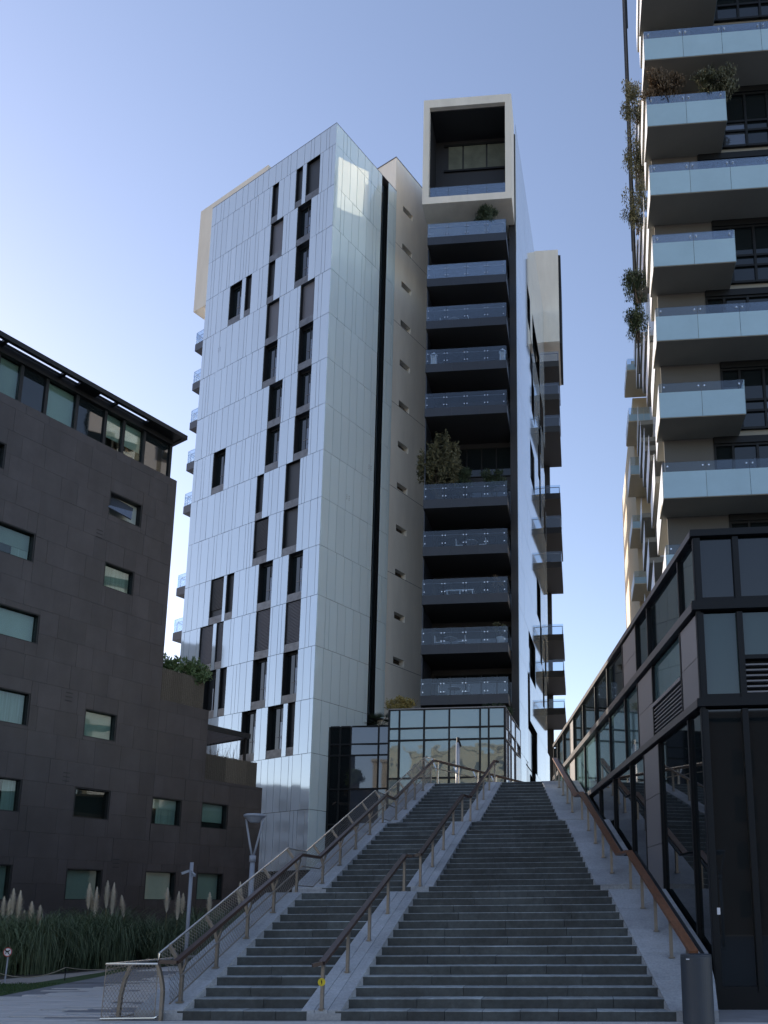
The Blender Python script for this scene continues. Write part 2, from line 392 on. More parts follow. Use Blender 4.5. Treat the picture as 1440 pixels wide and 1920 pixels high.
mb = MB(); r = random.Random(77)
for i in range(110):
    sg = r.choice((0, 0, 0, 1)); ya, k0, nk, yb, yl = FL[sg]; k = r.randrange(nk); y0 = ya+k*TR
    xa, xb = (XL(y0), XML(y0)) if r.random() < .35 else (XMR(y0), XR(y0))
    u = r.random()**2.2; u = u if r.random() < .5 else 1-u
    x = xa+.04+(xb-xa-.08)*u; y = y0+TR*r.uniform(.55, .95); z = (k0+k)*RI+.004; a = r.uniform(0, 6.28)
    d = Vector((math.cos(a), math.sin(a), 0)); p = Vector((x, y, z))
    mb.ribbon([p, p+d*.025+Vector((0, 0, .008)), p+d*.05], [.004, .026, .003], d.cross(Vector((0, 0, 1))))
tag(mb.build('fallen_leaves', M['leaf_brown']), 'a few dry brown leaves scattered in the corners of the steps', 'leaves', kind='stuff')

# ================================================================== RAILINGS
def zline(seg, y):
    ya, k0, nk, yb, yl = FL[seg]; return k0*RI+(y-ya)*RI/TR
def rail_path(off, fx, h, y_start=Y0-.15, y_end=Y3+.25):
    """zigzag: up each flight, level over each landing"""
    pts = []
    ys = [(0, y_start), (0, Y1+.15), (1, Y1b-TR+.15), (1, Y2+.15), (2, Y2b-TR+.15), (2, y_end)]
    for sg, y in ys: pts.append((fx(y)+off, y, zline(sg, y)+h))
    return pts
def post_ys():
    out = []
    for i, (ya, k0, nk, yb, yl) in enumerate(FL):
        n = 4
        out += [(i, ya+.22+(yb-ya-.1)*k/n) for k in range(n)]+([(i, yb+.12)] if i < 2 else [(i, yb+.1)])
    return out
# --- left railing with cable mesh
lr = thing('mesh_railing', (XL(Y0)-.2, Y0, 0), 'steel railing with cable mesh and dark wooden handrail along the left edge of the stairs', 'railing')
hp = rail_path(-.12, XL, .78, Y0-.02)
hp = [(hp[0][0]-.22, hp[0][1]-.22, hp[0][2]+.02), (hp[0][0]-.02, hp[0][1]-.05, hp[0][2])]+hp[1:]
tp = rail_path(-.44, XL, .93, Y0-.05)
mb = MB()
for a, b in zip(hp[:-1], hp[1:]): mb.bar(a, b, .095, .06)
mb.build('wooden_handrail', M['wood'], lr)
mb = MB(); mb.tube(tp, .020); mb.build('top_rail', M['steel_bright'], lr)
mb = MB(); mb.tube(rail_path(-.10, XL, .52, Y0+.05), .017); mb.build('middle_rail', M['steel'], lr)
mb = MB(); mb.tube(rail_path(-.24, XL, .10, Y0+.02), .014); mb.build('bottom_rail', M['steel'], lr)
for i, y in post_ys():
    x = XL(y)-.18; z = zline(i, y) if y < FL[i][3] else zline(i, FL[i][3])
    zs = zline(i, y); mb = MB()
    q = [(x, y, z), (x, y, zs+.45), (x-.06, y, zs+.66), (x-.20, y, zs+.85), (x-.26, y, zs+.93)]
    for a, b in zip(q[:-1], q[1:]): mb.bar(a, b, .052, .062, (0, 1, 0))
    for a, b in (((x, y, zs+.50), (x+.06, y, zs+.66)), ((x+.06, y, zs+.66), (x+.06, y, zs+.75))): mb.bar(a, b, .03, .045, (0, 1, 0))
    p = mb.build('post', M['steel'], lr)
    MB().box(WORLD, x-.06, x+.06, y-.05, y+.05, z, z+.022).build('foot_plate', M['steel'], p)
def cable_mesh(P0, P1, Q0, Q1, step=.075, r=.0022):
    """diamond net between lower edge P0-P1 and upper edge Q0-Q1"""
    P0, P1, Q0, Q1 = map(Vector, (P0, P1, Q0, Q1)); L = (P1-P0).length; Hh = (Q0-P0).length
    mb = MB(); n = int(L/step); sh = Hh*.75/L
    for k in range(-int(sh*n)-1, n+1):
        for sgn in (1, -1):
            u0 = k/n if sgn == 1 else k/n+sh; u1 = u0+sgn*sh
            f = lambda t: u0+(u1-u0)*t
            a, b = 0., 1.
            if u1 != u0:
                tA, tB = (0-u0)/(u1-u0), (1-u0)/(u1-u0); a, b = max(0, min(tA, tB)), min(1, max(tA, tB))
            if b-a < .02: continue
            pt = lambda t: (P0.lerp(P1, f(t))).lerp(Q0.lerp(Q1, f(t)), t)
            mb.bar(pt(a), pt(b), 2*r, 2*r)
    return mb
lo = rail_path(-.24, XL, .10, Y0+.02); mi = [(x-.26, y, z+.0) for x, y, z in rail_path(0, XL, .66, Y0-.05)]
for (a, b, c, d) in [(lo[i], lo[i+1], mi[i], mi[i+1]) for i in range(5)]:
    tag(cable_mesh(a, b, c, d).build('cable_mesh', M['steel'], lr), kind='stuff')
for (a, b, c, d) in [(mi[i], mi[i+1], tp[i], tp[i+1]) for i in range(5)]:
    tag(cable_mesh(a, b, c, d).build('cable_mesh', M['steel'], lr), kind='stuff')
# return panel at the foot
x0, x1, yr = XL(Y0)-.42, XL(Y0)-1.30, Y0-.1
mb = MB(); mb.tube([tp[0], (x0, yr, .90), (x1, yr, .90), (x1+.62, yr+2.4, .92)], .020).tube([(x0+.1, yr+.12, .12), (x0, yr, .05), (x1-.02, yr, .035), (x1+.3, yr+.5, .05)], .020)
mb.build('return_frame', M['steel_bright'], lr)
mb = MB(); mb.tube([(x0, yr, .9), (x0, yr, .04)], .007).tube([(x1, yr, .9), (x1-.02, yr, .03)], .007); mb.build('tension_wire', M['steel'], lr)
mb = MB()
q = [(x1+.20, yr+.12, 0), (x1+.22, yr+.12, .40), (x1+.27, yr+.12, .65), (x1+.36, yr+.12, .88)]
for a, b in zip(q[:-1], q[1:]): mb.bar(a, b, .052, .062, (0, 1, 0))
mb.build('post', M['steel'], lr)
xq = x0+.10
mb = MB(); q = [(xq, Y0-.08, 0), (xq, Y0-.08, .48), (xq-.04, Y0-.08, .68), (xq-.12, Y0-.08, .90)]
for a, b in zip(q[:-1], q[1:]): mb.bar(a, b, .052, .062, (0, 1, 0))
mb.build('post', M['steel'], lr)
tag(cable_mesh((x1-.02, yr, .04), (x0, yr, .04), (x1, yr, .9), (x0, yr, .9), .06).build('cable_mesh', M['steel'], lr), kind='stuff')
# --- plaza railing turning away at the head of the stairs
pr = thing('plaza_railing', (-5.3, Y3+.3, ZTOP), 'dark wooden plaza railing on pale forked posts running back from the head of the stairs', 'railing')
p0 = np.array([XL(Y3+.25)-.12, Y3+.25, ZTOP]); pe = p0 + B_*9.0
mb = MB().bar(p0+[0, 0, .90], pe+[0, 0, .90], .10, .07); mb.build('wooden_handrail', M['wood'], pr)
MB().tube([p0+[0, 0, .62], pe+[0, 0, .62]], .018).build('middle_rail', M['steel'], pr)
MB().tube([tp[-1], tuple(p0-A_*(-.3)+[0, 0, 1.03]), tuple(pe-A_*(-.3)+[0, 0, 1.03])], .02).build('top_rail', M['steel_bright'], pr)
for k in range(7):
    b = p0+B_*(.25+1.3*k); mb = MB()
    mb.bar(b, b+[0, 0, .5], .06, .06).bar(b+[0, 0, .5], b+A_*.28+[0, 0, 1.03], .045, .05, (0, 1, 0)).bar(b+[0, 0, .5], b-A_*.03+[0, 0, .87], .045, .05, (0, 1, 0))
    mb.build('post', M['steel_bright'], pr)
# --- handrails on the dividing wing
XM = lambda y: (XML(y)+XMR(y))/2
for i, lab in enumerate(('dark wooden handrail on the dividing wing of the lowest flight', 'dark wooden handrail on the dividing wing of the middle flight', 'dark wooden handrail on the dividing wing of the topmost flight')):
    ya, k0, nk, yb, yl = FL[i]
    hr = thing('handrail', (XM(ya), ya, (k0-1)*RI), lab, 'handrail', 'handrails on the dividing wing')
    a, b = ya-.03, yb+.10
    za, zb = zline(i, a)+.76, zline(i, b)+.76
    pts = [(XM(a)-.13, a-.08, za-.03), (XM(a), a, za), (XM(b), b, zb), (XM(b)+.11, b+.10, zb-.03)]
    mb = MB()
    for p, q in zip(pts[:-1], pts[1:]): mb.bar(p, q, .105, .062)
    mb.build('wooden_rail', M['wood'], hr)
    for k in range(5):
        y = a+.06+(b-a-.1)*k/4; zb_ = zline(i, y) if y < yb else zline(i, yb)
        if y < ya: zb_ = zline(i, ya)-RI
        p = MB().box(WORLD, XM(y)-.026, XM(y)+.026, y-.032, y+.032, zb_-.02, zline(i, y)+.74).build('post', M['steel'], hr)
        MB().box(WORLD, XM(y)-.05, XM(y)+.05, y-.05, y+.05, zb_+.01, zb_+.02).build('foot_plate', M['steel'], p)
    if i == 0:
        yd = thing('warning_disc', (XM(a), a-.05, .55), 'round yellow warning disc on the first post of the dividing handrail', 'sign')
        cx, cyy, cz = XM(a), a+.06-.04, .60
        mbd = MB(); n = 24
        mbd.v = [(cx+.063*math.cos(2*math.pi*k/n), cyy-.004, cz+.063*math.sin(2*math.pi*k/n)) for k in range(n)]+[(cx+.063*math.cos(2*math.pi*k/n), cyy, cz+.063*math.sin(2*math.pi*k/n)) for k in range(n)]
        mbd.f = [tuple(range(n)), tuple(range(2*n-1, n-1, -1))]+[(k, n+k, n+(k+1) % n, (k+1) % n) for k in range(n)]
        mbd.build('disc', M['yellow'], yd)
        mbs = MB(); mbs.bar((cx-.004, cyy-.006, cz+.03), (cx+.004, cyy-.006, cz-.012), .016, .003, (0, 1, 0)).bar((cx+.004, cyy-.006, cz-.018), (cx+.006, cyy-.006, cz-.030), .014, .003, (0, 1, 0))
        for k in range(5): mbs.bar((cx-.03+k*.012, cyy-.006, cz-.043), (cx-.023+k*.012, cyy-.006, cz-.043), .004, .003, (0, 0, 1)).bar((cx-.03+k*.012, cyy-.006, cz+.043), (cx-.023+k*.012, cyy-.006, cz+.043), .004, .003, (0, 0, 1))
        mbs.build('printed_mark', M['ink'], yd)
# --- right handrail
rr = thing('side_handrail', (XR(Y0)+.5, Y0, 0), 'worn reddish wooden handrail zigzagging up the right edge of the stairs beside the glass wall', 'handrail')
XH = lambda y: XR(y)+.50
rp = rail_path(0, XH, .76, Y0+.30)
rp = [(rp[0][0], rp[0][1]-.0, rp[0][2]-.02)]+rp[1:]
mb = MB()
for a, b in zip(rp[:-1], rp[1:]): mb.bar(a, b, .15, .055)
mb.build('wooden_rail', M['wood_worn'], rr)
mb = MB()
for a, b in zip(rp[:-1], rp[1:]): mb.bar((a[0]+.14, a[1], a[2]-.02), (b[0]+.14, b[1], b[2]-.02), .05, .03)
mb.build('light_channel', M['black'], rr)
for i, (ya, k0, nk, yb, yl) in enumerate(FL):
    for k in range(5):
        y = ya+.62+(yb-ya-.55)*k/4; z = zline(i, y) if y < yb else zline(i, yb)
        p = MB().box(WORLD, XH(y)-.03, XH(y)+.03, y-.03, y+.03, z, zline(i, y)+.74).build('post', M['steel'], rr)
        MB().box(WORLD, XH(y)-.055, XH(y)+.055, y-.055, y+.055, z+.006, z+.024).build('foot_plate', M['steel'], p)

# ================================================================== WHITE PANEL TOWER
PT = (-16.595, 48.0)
FA = Frame(PT, A_, (-B_[0], -B_[1], 0)); FB = Frame(PT, B_, (-A_[0], -A_[1], 0))
WA, WB = 13.75, 6.70
ROWS = [58.16, 56.39, 52.96, 49.56, 46.04, 42.55, 39.07, 35.61, 32.18, 28.75, 25.36, 21.92, 18.47, 15.0, 11.5, 7.97, 4.27]
tower = thing('panel_tower', (PT[0], PT[1], 0), 'tall apartment tower clad in pale mirror-like glass panels behind the stairs', 'building')
SB2 = FB.pix(618.8, 1318)[0]
# body inset behind the panels
def corner_pts(sa, sb, inset): return [FA(inset, -inset, 0)[:2], FB(sb, -inset, 0)[:2], tuple(np.array(FB(sb, -inset, 0)[:2])+A_[:2]*(sa-inset)), tuple(np.array(FA(inset, -inset, 0)[:2])+A_[:2]*(sa-inset-.05))]
mbb = MB().prism([FA(.45, -.45, 0)[:2], FA(WA-.02, -.45, 0)[:2], FA(WA-.02, -WB-3, 0)[:2], FA(.45, -WB+.02, 0)[:2]], ROWS[13]+.02, ROWS[0]-.05)
mbb.prism([FA(.45, -.45, 0)[:2], FA(WA-.02, -.45, 0)[:2], FA(WA-.02, -SB2+.05, 0)[:2], FA(.45, -SB2+.05, 0)[:2]], 0, ROWS[13]+.02)
mbb.build('core_wall', M['cavity'], tower)
MB().prism([FA(0, 0, 0)[:2], FA(WA, 0, 0)[:2], FA(WA, -WB, 0)[:2], FA(0, -WB, 0)[:2]], ROWS[0], ROWS[0]+.05).build('roof_edge', M['slat'], tower)
MB().box(FB, SB2, WB, -2.5, -.02, ROWS[13]-.03, ROWS[13]+.015).build('soffit', M['soffit_dark'], tower)
MB().box(FA, WA-.03, WA, -WB, -.03, 4.3, ROWS[0]-.02).build('end_wall', M['white'], tower)
# windows: (row, x_left, x_right) read off the top edge in the photograph's 2.866x crops
Z3 = lambda x, y: (320+x/2.866, 200+y/2.866)
Z4 = lambda x, y: (320+x/2.866, 830+y/2.866)
WIN = [(1, Z3(677, 330), Z3(712, 312), 'd'), (1, Z3(733, 290), Z3(805, 252), 'd'), (1, Z3(550, 415), Z3(583, 403), 'd'),
       (2, Z3(540, 625), Z3(607, 590), 'b'), (2, Z3(683, 540), Z3(757, 497), 'o'),
       (3, Z3(527, 838), Z3(563, 820), 'd'), (3, Z3(675, 745), Z3(747, 705), 'o'), (3, Z3(320, 968), Z3(385, 932), 'o'), (3, Z3(405, 925), Z3(437, 903), 'd'),
       (4, Z3(518, 1065), Z3(585, 1025), 'b'), (4, Z3(700, 955), Z3(775, 915), 'b'),
       (5, Z3(503, 1285), Z3(575, 1253), 'o'), (5, Z3(692, 1190), Z3(767, 1150), 'o'),
       (6, Z3(530, 1500), Z3(602, 1468), 'o'), (6, Z3(683, 1425), Z3(757, 1388), 'o'),
       (7, Z3(517, 1728), Z3(588, 1695), 'o'), (7, Z3(668, 1660), Z3(747, 1625), 'o'), (7, Z3(232, 1860), Z3(297, 1830), 'o'),
       (8, Z4(620, 120), Z4(697, 87), 'd'), (8, Z4(465, 185), Z4(502, 165), 'd'),
       (9, Z4(608, 355), Z4(685, 335), 'd'), (9, Z4(452, 415), Z4(527, 393), 'l2'),
       (10, Z4(635, 605), Z4(712, 577), 'o'), (10, Z4(475, 655), Z4(550, 630), 'o'), (10, Z4(218, 740), Z4(287, 718), 'l2'), (10, Z4(303, 712), Z4(342, 700), 'd'),
       (11, Z4(620, 865), Z4(700, 840), 'l'), (11, Z4(460, 908), Z4(537, 885), 'l'), (11, Z4(160, 993), Z4(230, 972), 'l'), (11, Z4(248, 968), Z4(285, 960), 'l'),
       (12, Z4(605, 1135), Z4(685, 1115), 'o'), (12, Z4(443, 1172), Z4(520, 1152), 'o'), (12, Z4(178, 1240), Z4(245, 1225), 'y'), (12, Z4(265, 1222), Z4(302, 1208), 'd'),
       (13, Z4(523, 1425), Z4(607, 1400), 'o'), (13, Z4(630, 1405), Z4(670, 1392), 'd'), (13, Z4(383, 1458), Z4(460, 1438), 'o')]
holes = {i: [] for i in range(16)}
for row, pl, pr_, ty in WIN:
    s1, s0 = FA.pix(*pl)[0], FA.pix(*pr_)[0]
    if s1-s0 > 2.6: s1 = s0+2.0
    holes[row].append((s0, s1, ty))
panels = []
def fill(F, rows_i, smax, gaps, m, wid):
    z1, z0 = ROWS[rows_i], ROWS[rows_i+1]
    segs, cur = [], 0.
    for a, b in sorted(gaps):
        if a-cur > .06: segs.append((cur, a))
        cur = max(cur, b)
    if smax-cur > .06: segs.append((cur, smax))
    for a, b in segs:
        s = a
        while s < b-.05:
            wd = rnd.choice(wid); e = s+wd
            if b-e < .22: e = b
            panels.append(((e-s)*(z1-z0), F, s, e, z0, z1, m)); s = e
for i in range(16):
    fill(FA, i, WA, [(a, b) for a, b, t in holes[i]], M['panelA'], (.34, .62, .62, .66, .80, .30))
    fill(FB, i, WB if i < 13 else SB2, [(4.97, 5.72)], M['panelB'], (.36, .72, .72, .76, .76, .80))
panels.sort(key=lambda p: -p[0])
G = .014
for k, (ar, F, a, b, z0, z1, m) in enumerate(panels):
    if k < 298: pbox('glass_panel', m, tower, F, a+G, b-G, -.035, 0.+rnd.uniform(-.002, .002), z0+G, z1-G, tilt=.0022)
for m in (M['panelA'], M['panelB']):
    mb = MB()
    for ar, F, a, b, z0, z1, mm in panels[298:]:
        if mm is m: mb.box(F, a+G, b-G, -.035, 0, z0+G, z1-G)
    tag(mb.build('narrow_glass_panels', m, tower), kind='stuff')
MB().box(FB, 4.97, 5.72, -.40, -.30, ROWS[13], ROWS[0]-.3).build('recessed_strip', M['pane_dark'], tower)
for row, lst in holes.items():
    for s0, s1, ty in lst:
        z1, z0 = ROWS[row], ROWS[row+1]; zs = z0+.56
        mb = MB(); fw = .05
        for a, b in ((s0, s0+fw), (s1-fw, s1)): mb.box(FA, a, b, -.42, -.03, zs, z1-.01)
        mb.box(FA, s0+fw, s1-fw, -.42, -.30, z1-.14, z1-.01)
        sm = s0+(s1-s0)*.42
        if s1-s0 > .9: mb.box(FA, sm-.03, sm+.03, -.40, -.32, zs, z1-.14)
        wn = mb.build('window', M['black'], tower)
        pbox('sill_panel', M['sill'], wn, FA, s0+.01, s1-.01, -.06, -.015, z0+.015, zs)
        if ty == 'o':
            pbox('pane', M['pane_sky'], wn, FA, s0+fw, sm-.03, -.345, -.335, zs+.02, z1-1.05)
            pbox('pane', M['pane_dark'], wn, FA, s0+fw, sm-.03, -.36, -.35, z1-1.0, z1-.15)
            pbox('pane', M['pane_dark'], wn, FA, sm+.03, s1-fw, -.37, -.36, zs, z1-.14)
            MB().box(FA, s0+fw, sm+.05, -.16, -.13, zs+.78, zs+.83).build('guard_bar', M['slat'], wn)
        elif ty in ('b', 'd'):
            pbox('blind', M['slat'] if ty == 'b' else M['blind_dark'], wn, FA, s0+fw, s1-fw, -.25, -.22, zs+(.0 if ty == 'b' else .1), z1-.02)
        elif ty == 'y':
            pbox('pane', M['leaf_yellow'], wn, FA, s0+fw, sm-.1, -.37, -.36, zs, z1-.14); pbox('pane', M['white'], wn, FA, s0+.3, s1-.6, -.40, -.39, zs, z1-1.2)
        else:
            mb = MB(); z = zs if ty == 'l' else zs+.55
            while z < z1-.08: mb.box(FA, s0+fw, s1-fw, -.16, -.10, z, z+.055); z += .10
            mb.box(FA, s0+fw, s1-fw, -.20, -.18, zs, z1-.05)
            mb.build('louvre_shutter', M['slat'] if ty == 'l' else M['blind_dark'], wn)
# cantilevered concrete box on the far side, and side balconies
MB().box(FA, WA+.01, 15.3, -9, -.03, 49.3, 58.72).box(FA, 7.25, WA+.01, -9, -.03, ROWS[0]+.055, 58.72).build('concrete_box', M['concrete'], tower)
for k, (px, py) in enumerate(((366, 646), (361, 719.6), (356, 792.8), (350, 869.6), (344, 949.9), (331, 1103), (324, 1187))):
    s, z = FA.pix(px, py, -.6)
    b = MB().box(FA, WA-.02, s, -4.5, -.6, z-.62, z).build('side_balcony', M['dark_clad'], tower)
    MB().box(FA, WA, s-.03, -.66, -.64, z, z+1.05).box(FA, s-.06, s-.04, -4.4, -.64, z, z+1.05).build('glass_guard', M['rail_glass'], b)
    mb = MB().bar(FA(WA, -.8, z+.85), FA(s-.15, -.8, z+.85), .04, .04).bar(FA(s-.15, -.8, z+.85), FA(s-.15, -4.3, z+.85), .04, .04).bar(FA(s-.15, -.8, z), FA(s-.15, -.8, z+.85), .04, .04)
    mb.build('guard_rail', M['slat'], b)
# small vent dots on the panels, sensor
mb = MB()
for F, s, z in ((FB, 2.3, 29.9), (FB, 4.4, 33.2), (FA, 11.5, 44.5)):
    for i in range(2):
        for j in range(3): mb.box(F, s+i*.22, s+i*.22+.06, 0, .006, z-j*.14, z-j*.14+.05)
mb.build('vent_dots', M['slat'], tower)
# glazed recess under the cut-away corner and the low lobby front beside it
YL = FB(SB2, 0, 0)[1]
FLB = Frame((0, YL), (1, 0, 0), (0, -1, 0))
MB().box(FB, SB2-.05, WB+1, -2.6, -2.5, 4, ROWS[13]).build('recess_wall', M['pane_dark'], tower)

# concrete slot-window block between the towers
cb = thing('concrete_block', FB(8, 0, 0), 'plain beige concrete stair block with a column of slot windows between two towers', 'building')
FCB = Frame(FB(0, -.12, 0), B_, (-A_[0], -A_[1], 0))
ZCT = 61.42
slots = [FCB.pix(x, y) for x, y in ((764.5, 400), (763, 470), (762, 541), (760.5, 613), (759, 687), (757, 763), (755.5, 838.5), (754, 916), (751.5, 994), (750, 1077), (748.5, 1157), (747, 1241))]
# wall in strips so that the slots are real openings
SW0, SW1 = WB-.02, 18.0
a0 = np.mean([s for s, z in slots])-.58; a1 = a0+1.22
mb = MB().box(FCB, SW0, a0, -.5, 0, 4, ZCT).box(FCB, a1, SW1, -.5, 0, 4, ZCT)
zc = [4.]+sorted([z for s, z in slots])
prev = 4.
for s, z in sorted(slots, key=lambda q: q[1]):
    mb.box(FCB, a0, a1, -.5, 0, prev, z-.26); prev = z+.26
mb.box(FCB, a0, a1, -.5, 0, prev, ZCT)
mb.box(FCB, SW0, SW0+.5, -12, -.5, 50, ZCT)
mb.build('concrete_wall', M['lifted_concrete'], cb)
MB().box(FCB, SW0+.6, SW1, -12, -.55, 4, ZCT-.1).build('dark_interior', M['cavity'], cb)
MB().box(FCB, SW0-.04, SW1, -12, .03, ZCT, ZCT+.06).build('coping', M['slat'], cb)
for s, z in slots:
    wv = MB().box(FCB, a0, a1-.12, -.42, -.40, z-.26, z+.26).build('slot_window', M['blind_dark'], cb)
    mb = MB()
    for q in range(3): mb.box(FCB, a0, a1-.12, -.40, -.36, z-.2+q*.15, z-.14+q*.15)
    mb.build('slat', M['leaf_brown'], wv)
mb = MB()
for i in range(2, 16, 2): mb.box(FCB, SW0, SW1, .0005, .003, ROWS[min(i, 15)]+.7, ROWS[min(i, 15)]+.735)
mb.build('pour_joint', M['slat'], cb)

# ================================================================== BALCONY TOWER
YD = 50.0
FD = Frame((0, YD), (1, 0, 0), (0, -1, 0))
bt = thing('balcony_tower', (-7.3, YD, ZTOP), 'dark apartment tower with stacked glass-fronted balconies under a big beige concrete frame', 'building')
XB0, XB1, FH = -10.20, -4.46, 3.44
XE0, YE0 = -3.90, 52.42
FE = Frame((XE0, YE0), E_, (E_[1], -E_[0], 0))
ZB = 61.9
MB().box(FD, XB0+.0, XE0-.06, -24, -3.6, 5, ZB-.3).build('dark_wall', M['blackwall'], bt)
MB().box(FD, XB1+.02, XE0-.05, -3.55, -2.42, 5, ZB-.9).build('end_pier', M['blackwall'], bt)
for i in list(range(5))+list(range(6, 11)):
    zt = 51.04-FH*i; zs = zt-1.13; zb = zs-.64
    sl_ = MB().box(FD, XB0+.01, XB1-.01, -3.58, -.03, zb+.05, zs-.02).build('balcony', M['blackwall'], bt)
    xs = np.linspace(XB0, XB1, 4)
    for a, b in zip(xs[:-1], xs[1:]): pbox('slab_cladding', M['dark_clad'], sl_, FD, a+.006, b-.006, -.03, 0, zb, zs)
    MB().box(FD, XB0, XB1, -3.55, -.03, zb, zb+.048).build('soffit', M['soffit_dark'], sl_)
    MB().box(FD, XB1-.009, XB1+.012, -2.4, -.03, zb, zs).build('side_cladding', M['dark_clad'], sl_)
    xs = np.linspace(XB0+.01, XB1-.01, 5)
    for a, b in zip(xs[:-1], xs[1:]): pbox('glass_pane', M['rail_glass'], sl_, FD, a+.008, b-.008, -.02, -.006, zs+.0, zt)
    pbox('glass_pane', M['rail_glass'], sl_, FD, XB1-.02, XB1-.008, -2.4, -.03, zs, zt)
    mb = MB()
    for j, xx in enumerate(xs):
        for dx in ((-.1, .1) if 0 < j < 4 else ((.15,) if j == 0 else (-.2,))):
            for zz in (zs+.22, zs+.78): mb.box(FD, xx+dx-.036, xx+dx+.036, -.006, .014, zz-.036, zz+.036)
    mb.build('glass_studs', M['stud'], sl_)
    MB().bar(FD(XB0+.2, -.1, zs+.84), FD(XB1-.2, -.1, zs+.84), .04, .03).build('hand_rail', M['slat'], sl_)
for i in range(11):
    zb = 51.04-FH*i-1.77+FH-.1
    z0 = 51.04-FH*i-1.13
    g = MB().box(FD, XB0+.3, XB1-.02, -3.6, -3.52, zb-.35, zb-.30).box(FD, XB0+.3, XB1-.02, -3.6, -3.52, z0+.1, z0+.16)
    for xx in np.linspace(XB0+.3, XB1-.02, 6): g.box(FD, xx-.04, xx+.04, -3.6, -3.5, z0+.1, zb-.3)
    gw = g.build('balcony_glazing', M['black'], bt)
    xs = np.linspace(XB0+.3, XB1-.02, 6)
    for a, b in zip(xs[:-1], xs[1:]): pbox('pane', M['pane_dark'], gw, FD, a+.04, b-.04, -3.58, -3.56, z0+.16, zb-.35)
MB().box(FD, XB0-.02, XB0+.05, -3.58, -.35, 14, 49.2).build('side_screen', M['dark_clad'], bt)
# beige frame box on top
X0, X1 = -10.63, -4.03
fb = MB()
fb.box(FD, X0, X0+.45, -2.6, 0, 52.76, ZB).box(FD, X1-.47, X1, -2.35, 0, 52.76, ZB).box(FD, X0+.45, X1-.47, -2.6, 0, 61.2, ZB).box(FD, X0+.45, X1-.47, -3.4, 0, 52.76, 53.32)
fb.box(FD, X0, X1, -3.6, -3.4, 52.76, 53.2).build('concrete_frame', M['concrete'], bt)
fbx = MB().box(FD, X0+.45, X1-.47, -2.85, -2.75, 53.3, 61.2).box(FD, X0+.30, X0+.46, -2.75, -.4, 53.3, 61.2).box(FD, X1-.471, X1-.40, -2.75, -.4, 53.3, 61.2).box(FD, X0+.4, X1-.4, -2.75, -.3, 61.12, 61.21)
fbx.build('loggia_lining', M['blackwall'], bt)
lg = MB().box(FD, X0+1.1, X1-.5, -2.75, -2.62, 60.55, 60.7).box(FD, X0+1.1, X1-.5, -2.75, -2.62, 58.25, 58.4).build('loggia_window', M['black'], bt)
xs = [X0+1.4, X0+2.6, X0+4.45, X1-.5]
for a, b in zip(xs[:-1], xs[1:]): pbox('pane', M['pane_loggia'], lg, FD, a+.06, b-.06, -2.74, -2.69, 58.4, 60.55)
pbox('parapet_panel', M['blackwall'], bt, FD, X0+.45, X1-.47, -2.74, -2.66, 53.34, 54.85)
xs = np.linspace(X0+.46, X1-.48, 5)
for a, b in zip(xs[:-1], xs[1:]): pbox('glass_pane', M['rail_glass'], bt, FD, a+.01, b-.01, -.35, -.335, 53.32, 54.48)
mb = MB().bar(FD(X0+.5, -.4, 54.1), FD(X1-.5, -.4, 54.1), .04, .03)
mb.build('hand_rail', M['slat'], bt)
mb = MB()
for xx in xs:
    for dx in (-.1, .1):
        for zz in (53.55, 54.12):
            if X0+.46 < xx+dx < X1-.48: mb.box(FD, xx+dx-.02, xx+dx+.02, -.335, -.315, zz-.02, zz+.02)
mb.build('glass_studs', M['stud'], bt)
# mirror-clad flank
SE1 = 20.0
MB().box(FE, .03, SE1-.02, -.45, -.36, 5, ZB-.02).build('flank_core', M['cavity'], bt)
rz = [ZB]+[51.04-1.13+3.44*2-3.44*k for k in range(0, 16)]
rz = [ZB, 56.9]+[56.9-3.44*k for k in range(1, 15)]+[6.3]
r2 = random.Random(5)
for k in range(len(rz)-1):
    cuts = [0]
    while cuts[-1] < SE1: cuts.append(min(SE1, cuts[-1]+r2.choice((1.4, 2.2, 3.0))))
    for j, (a, b) in enumerate(zip(cuts[:-1], cuts[1:])):
        if a > 2.8 and 1 < k < len(rz)-2 and r2.random() < .36:
            pbox('flank_window', M['pane_dark'], bt, FE, a+.1, b-.1, -.35, -.25, rz[k+1]+.1, rz[k]-.03)
        else: pbox('flank_panel', M['panelA'], bt, FE, a+.012, b-.012, -.04, r2.uniform(-.002, .002), rz[k+1]+.012, rz[k]-.012)
